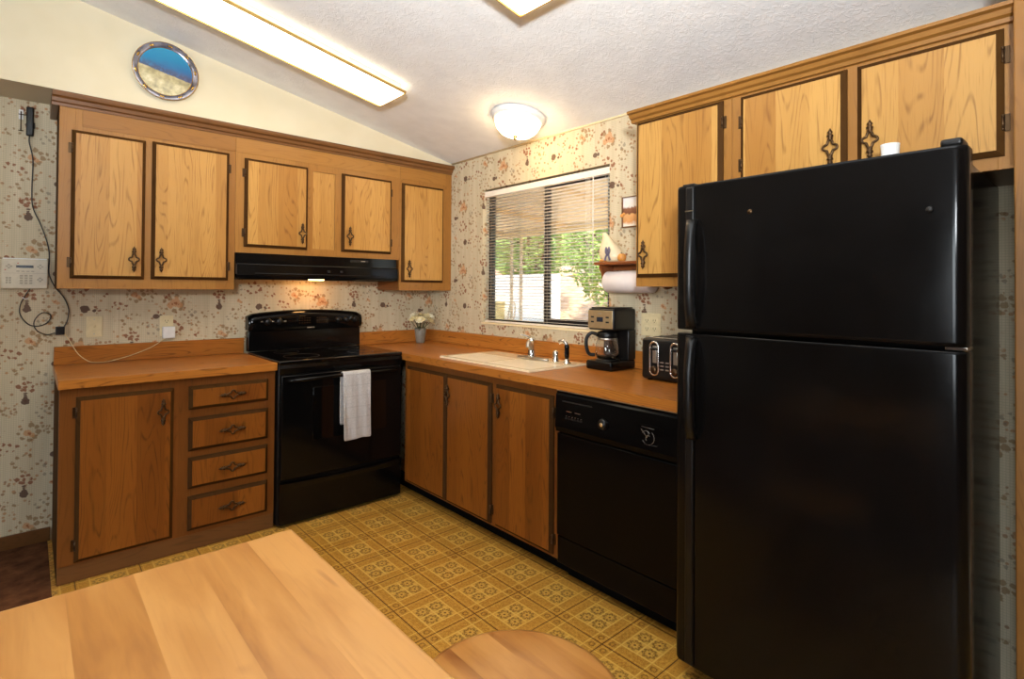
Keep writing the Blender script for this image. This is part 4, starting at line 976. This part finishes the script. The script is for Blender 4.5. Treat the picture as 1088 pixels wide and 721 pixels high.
for s in (-1, 1): ball(bm, gc+Vector((-.034, .028+s*.014, .009)), .013, seg=8, sc=(1.2, .9, .65))
obj('feet', bm, 'orange', t)
t = thing('pumpkin_ornament', 'little orange pumpkin ornament beside the cream goose', 'ornament', (-.10, -1.968, 1.468))
bm = nb()
for k in range(7): a = 2*PI*k/7; ball(bm, (-.098+.009*math.cos(a), -1.968+.009*math.sin(a), 1.489), .019, seg=10, sc=(.75, .75, 1.08))
obj('fruit', bm, 'orange', t); bm = nb(); tube(bm, [(-.098, -1.968, 1.505), (-.100, -1.966, 1.516)], .003, 6); obj('stem', bm, 'stem_green', t)
t = thing('picture_frame', 'small dark-framed picture half hidden behind the wall cabinet', 'picture', (-.01, -1.985, 1.655))
bm = nb(); a0, a1, z0, z1 = -2.075, -1.903, 1.655, 1.822
for q in ((a0, a1, z0, z0+.007), (a0, a1, z1-.005, z1), (a0, a0+.005, z0, z1), (a1-.005, a1, z0, z1)): wbox(bm, 'R', q[0], q[1], .001, .014, q[2], q[3], .001)
obj('frame', bm, 'oak_dark', t); obj('print', wbox(nb(), 'R', a0+.004, a1-.004, .001, .006, z0+.005, z1-.004), 'small_picture', t)
bm = nb(); ball(bm, (-.013, -1.905, 1.722), .011, seg=10, sc=(.5, 1.1, .9)); ball(bm, (-.013, -1.918, 1.730), .009, seg=8, sc=(.5, 1.2, .8)); obj('corner_ornament', bm, 'orange', t)

# ------------------------------------------------------------------ decorative plate
t = thing('wall_plate', 'round blue-rimmed plate painted with a snowy scene on the header', 'plate', (-1.888, -.314, 2.468))
pc = Vector((-1.888, -.3145, 2.468))
obj('rim', lathe(nb(), pc, [(.085, 0), (.130, .008), (.150, .020), (.152, .022), (.149, .024), (.128, .013), (.124, .012)], (0, -1, 0), 64, cap=False), 'plate_rim', t)
obj('picture', lathe(nb(), pc, [(.1245, .0125), (.09, .0105), (.0005, .0105)], (0, -1, 0), 64), 'plate_picture', t)
for r in (.1255, .1510):
    bm = nb(); tube(bm, [pc+Vector((r*math.cos(2*PI*i/64), -.0135 if r < .14 else -.0235, r*math.sin(2*PI*i/64))) for i in range(64)], .0016, 6, closed=True); obj('gold_band', bm, 'brass', t)
bm = nb()
for k in range(10):
    a = 2*PI*(k+.3)/10
    for da in (-.045, 0, .045): c = pc+Vector((.139*math.cos(a+da), -.0200, .139*math.sin(a+da))); ball(bm, c, .0062, seg=8, sc=(1, .5, 1))
obj('gold_ornament', bm, 'brass', t)

# ------------------------------------------------------------------ keypad, plates, adapters, cords on the papered wall
t = thing('alarm_keypad', 'cream alarm keypad with small display on the papered wall', 'keypad', (-2.437, -.015, 1.305))
kx0, kx1, kz0, kz1 = -2.527, -2.350, 1.306, 1.455
obj('housing', wbox(nb(), 'B', kx0, kx1, .001, .030, kz0, kz1, .006, seg=3), 'keypad', t)
obj('top_lip', wbox(nb(), 'B', kx0+.004, kx1-.004, .004, .026, kz1-.004, kz1+.005, .003), 'white_plastic', t)
obj('display', wbox(nb(), 'B', -2.473, -2.407, .0295, .0315, 1.411, 1.424, .0005), 'lcd', t)
obj('flip_seam', wbox(nb(), 'B', kx0+.006, kx1-.004, .0295, .0304, 1.383, 1.3845), 'button', t)
bm = nb()
for i in range(3):
    for j in range(4): wbox(bm, 'B', -2.459+i*.018, -2.447+i*.018, .0295, .0325, 1.330+j*.0125, 1.338+j*.0125, .001)
for i in range(2):
    for j in range(3): wbox(bm, 'B', -2.511+i*.012, -2.503+i*.012, .0295, .0322, 1.332+j*.012, 1.340+j*.012, .001)
for x in (-2.466, -2.447, -2.428, -2.410): wbox(bm, 'B', x-.006, x+.006, .0295, .0322, 1.391, 1.396, .001)
for x, z in ((-2.500, 1.418), (-2.381, 1.418), (-2.381, 1.352)):
    for dx, dz in ((0, .008), (0, -.008), (.008, 0), (-.008, 0)): wbox(bm, 'B', x+dx-.0045, x+dx+.0045, .0295, .0322, z+dz-.0035, z+dz+.0035, .001)
obj('button', bm, 'button', t)
bm = nb()
for x, z in ((-2.513, 1.400), (-2.466, 1.434)): wbox(bm, 'B', x-.003, x+.003, .0295, .032, z-.002, z+.002)
obj('panel_mark', bm, 'red_mark', t)

def wall_plate(name, label, a0, a1, z0, z1, face='B'):
    t = thing(name, label, 'outlet' if 'outlet' in name else 'switch', W3(face, (a0+a1)/2, .001, z0))
    obj('cover_plate', wbox(nb(), face, a0, a1, .001, .0065, z0, z1, .003), 'almond', t); return t
t = wall_plate('light_switch', 'almond switch plate on the papered wall above the left counter', -2.190, -2.118, 1.045, 1.158)
obj('toggle', wbox(nb(), 'B', -2.159, -2.149, .006, .018, 1.098, 1.112, .002), 'almond', t)
bm = nb()
for z in (1.062, 1.141): lathe(bm, (-2.154, -.006, z), [(.003, 0), (.003, .0012), (.0004, .0013)], (0, -1, 0), 10)
obj('screw', bm, 'steel', t)
def receptacle(t, face, a, z):
    bm = nb(); wbox(bm, face, a-.0165, a+.0165, .006, .0085, z-.014, z+.014, .004); r = obj('receptacle', bm, 'almond', t)
    bm = nb(); wbox(bm, face, a-.0075, a-.0055, .0082, .0090, z-.003, z+.006); wbox(bm, face, a+.0055, a+.0075, .0082, .0090, z-.003, z+.006); wbox(bm, face, a-.002, a+.002, .0082, .0090, z-.010, z-.006)
    obj('slots', bm, 'black_matte', r)
t = wall_plate('wall_outlet', 'almond outlet plate with white adapter plugged in, left of stove', -1.850, -1.782, 1.035, 1.154)
receptacle(t, 'B', -1.816, 1.122)
t = wall_plate('wall_outlet', 'almond double outlet plate between coffee maker and toaster', -2.142, -2.026, 1.082, 1.200, 'R')
for a in (-2.062, -2.107):
    for z in (1.162, 1.120): receptacle(t, 'R', a, z)
t = thing('power_adapter', 'white power adapter plugged into the outlet above the left counter', 'adapter', (-1.808, -.03, 1.02))
obj('housing', wbox(nb(), 'B', -1.839, -1.777, .0092, .040, 1.022, 1.090, .004), 'white_plastic', t)
bm = nb(); tube(bm, spline([(-1.826, -.030, 1.022), (-1.835, -.032, 1.016), (-1.897, -.030, .974), (-1.986, -.030, .938), (-2.06, -.034, .918), (-2.101, -.036, .9105), (-2.150, -.034, .9105), (-2.180, -.030, .920), (-2.218, -.0235, .955), (-2.247, -.0235, 1.007), (-2.262, -.012, 1.04), (-2.285, -.006, 1.078)], 6), .0022, 6); obj('cord', bm, 'cord_pale', t)
t = thing('transformer_plug', 'small dark plug-in block at the end of the looping cord', 'adapter', (-2.297, -.01, 1.08))
obj('block', wbox(nb(), 'B', -2.316, -2.279, .001, .024, 1.066, 1.108, .003), 'black_grey', t)
bm = nb(); tube(bm, spline([(-2.281, -.012, 1.108), (-2.268, -.008, 1.14), (-2.264, -.006, 1.20), (-2.285, -.006, 1.262), (-2.322, -.006, 1.318), (-2.346, -.006, 1.387), (-2.345, -.006, 1.46), (-2.3515, -.006, 1.53), (-2.379, -.006, 1.63), (-2.413, -.006, 1.723), (-2.418, -.006, 1.82), (-2.416, -.006, 1.965), (-2.431, -.007, 2.055), (-2.430, -.010, 2.086)], 6), .0028, 6); obj('cord', bm, 'cord_dark', t)
t = thing('wired_handset', 'slim black handset hanging high on the papered wall', 'handset', (-2.430, -.015, 2.085))
obj('housing', wbox(nb(), 'B', -2.444, -2.415, .003, .030, 2.085, 2.231, .006, seg=3), 'black_satin', t)
obj('side_button', wbox(nb(), 'B', -2.4155, -2.410, .008, .022, 2.125, 2.155, .002), 'black_grey', t)
t = thing('key_hook', 'small metal hook bar beside the black handset', 'hook', (-2.464, -.005, 2.10))
obj('plate', wbox(nb(), 'B', -2.473, -2.455, .001, .006, 2.165, 2.215, .002), 'white_plastic', t)
bm = nb(); tube(bm, [(-2.464, -.008, 2.205), (-2.464, -.008, 2.105)], .0028, 6); tube(bm, [(-2.474, -.008, 2.108), (-2.454, -.008, 2.108)], .0022, 6); tube(bm, [(-2.474, -.008, 2.19), (-2.444, -.010, 2.19)], .0022, 6); obj('hook', bm, 'bronze', t)
bm = nb(); tube(bm, spline([(-2.420, -.012, 1.305), (-2.437, -.007, 1.27), (-2.452, -.006, 1.235), (-2.458, -.006, 1.19), (-2.445, -.006, 1.152), (-2.42, -.006, 1.122), (-2.387, -.006, 1.113), (-2.355, -.006, 1.126), (-2.337, -.006, 1.152), (-2.341, -.006, 1.175), (-2.37, -.009, 1.182), (-2.396, -.010, 1.152), (-2.402, -.010, 1.12), (-2.386, -.010, 1.087), (-2.35, -.006, 1.068), (-2.317, -.008, 1.077)], 6), .0026, 6)
o = obj('keypad_cord', bm, 'cord_dark', None, (-2.40, -.006, 1.07)); o['label'] = 'dark cord looping on the wall below the keypad'; o['category'] = 'cord'
bm = nb(); tube(bm, spline([(-2.448, -.012, 1.262), (-2.437, -.014, 1.254), (-2.424, -.012, 1.258)], 4), .0026, 6); o = obj('cable_tie', bm, 'white_plastic', None, (-2.437, -.012, 1.254)); o['label'] = 'white tie around the cord just below the keypad'; o['category'] = 'cable tie'

# ------------------------------------------------------------------ table and stool in the foreground
t = thing('dining_table', 'light maple plank table with square corner in the foreground', 'table', (-2.45, -2.86, 0))
TX1, TY1 = -1.953, -2.392; TX0, TY0 = -2.98, -3.33
obj('tabletop', box(nb(), (TX0, TY0, .718), (TX1, TY1, .75), .007, 3), 'maple', t)
bm = nb()
for lo, hi in (((TX0+.06, TY1-.085), (TX1-.06, TY1-.065)), ((TX0+.06, TY0+.065), (TX1-.06, TY0+.085)), ((TX0+.06, TY0+.085), (TX0+.08, TY1-.085)), ((TX1-.08, TY0+.085), (TX1-.06, TY1-.085))): box(bm, (lo[0], lo[1], .64), (hi[0], hi[1], .7178), .002)
obj('apron', bm, 'maple', t)
for x in (TX0+.075, TX1-.075):
    for y in (TY0+.08, TY1-.08): obj('leg', lathe(nb(), (x, y, .001), [(.020, 0), (.024, .03), (.030, .35), (.026, .50), (.034, .56), (.034, .7168)]), 'maple', t)
t = thing('stool', 'round light wood stool beside the table corner', 'stool', (-1.628, -2.828, 0))
sc_ = Vector((-1.628, -2.828, 0))
obj('seat', lathe(nb(), sc_, [(.0005, .416), (.205, .416), (.224, .424), (.231, .434), (.228, .444), (.214, .4495), (.12, .4475), (.0005, .446)], seg=56), 'maple', t)
ends = []
for k in range(4):
    a = PI/4+PI/2*k; d = Vector((math.cos(a), math.sin(a), 0)); ends.append(sc_+d*.175+Vector((0, 0, .2)))
    bm = nb(); tube(bm, [sc_+d*.215+Vector((0, 0, .002)), sc_+d*.195+Vector((0, 0, .12)), sc_+d*.135+Vector((0, 0, .4155))], [.014, .018, .016], 10); obj('leg', bm, 'maple', t)
bm = nb()
for k in range(4): tube(bm, [ends[k], ends[(k+1) % 4]], .009, 8)
obj('stretcher', bm, 'maple', t)
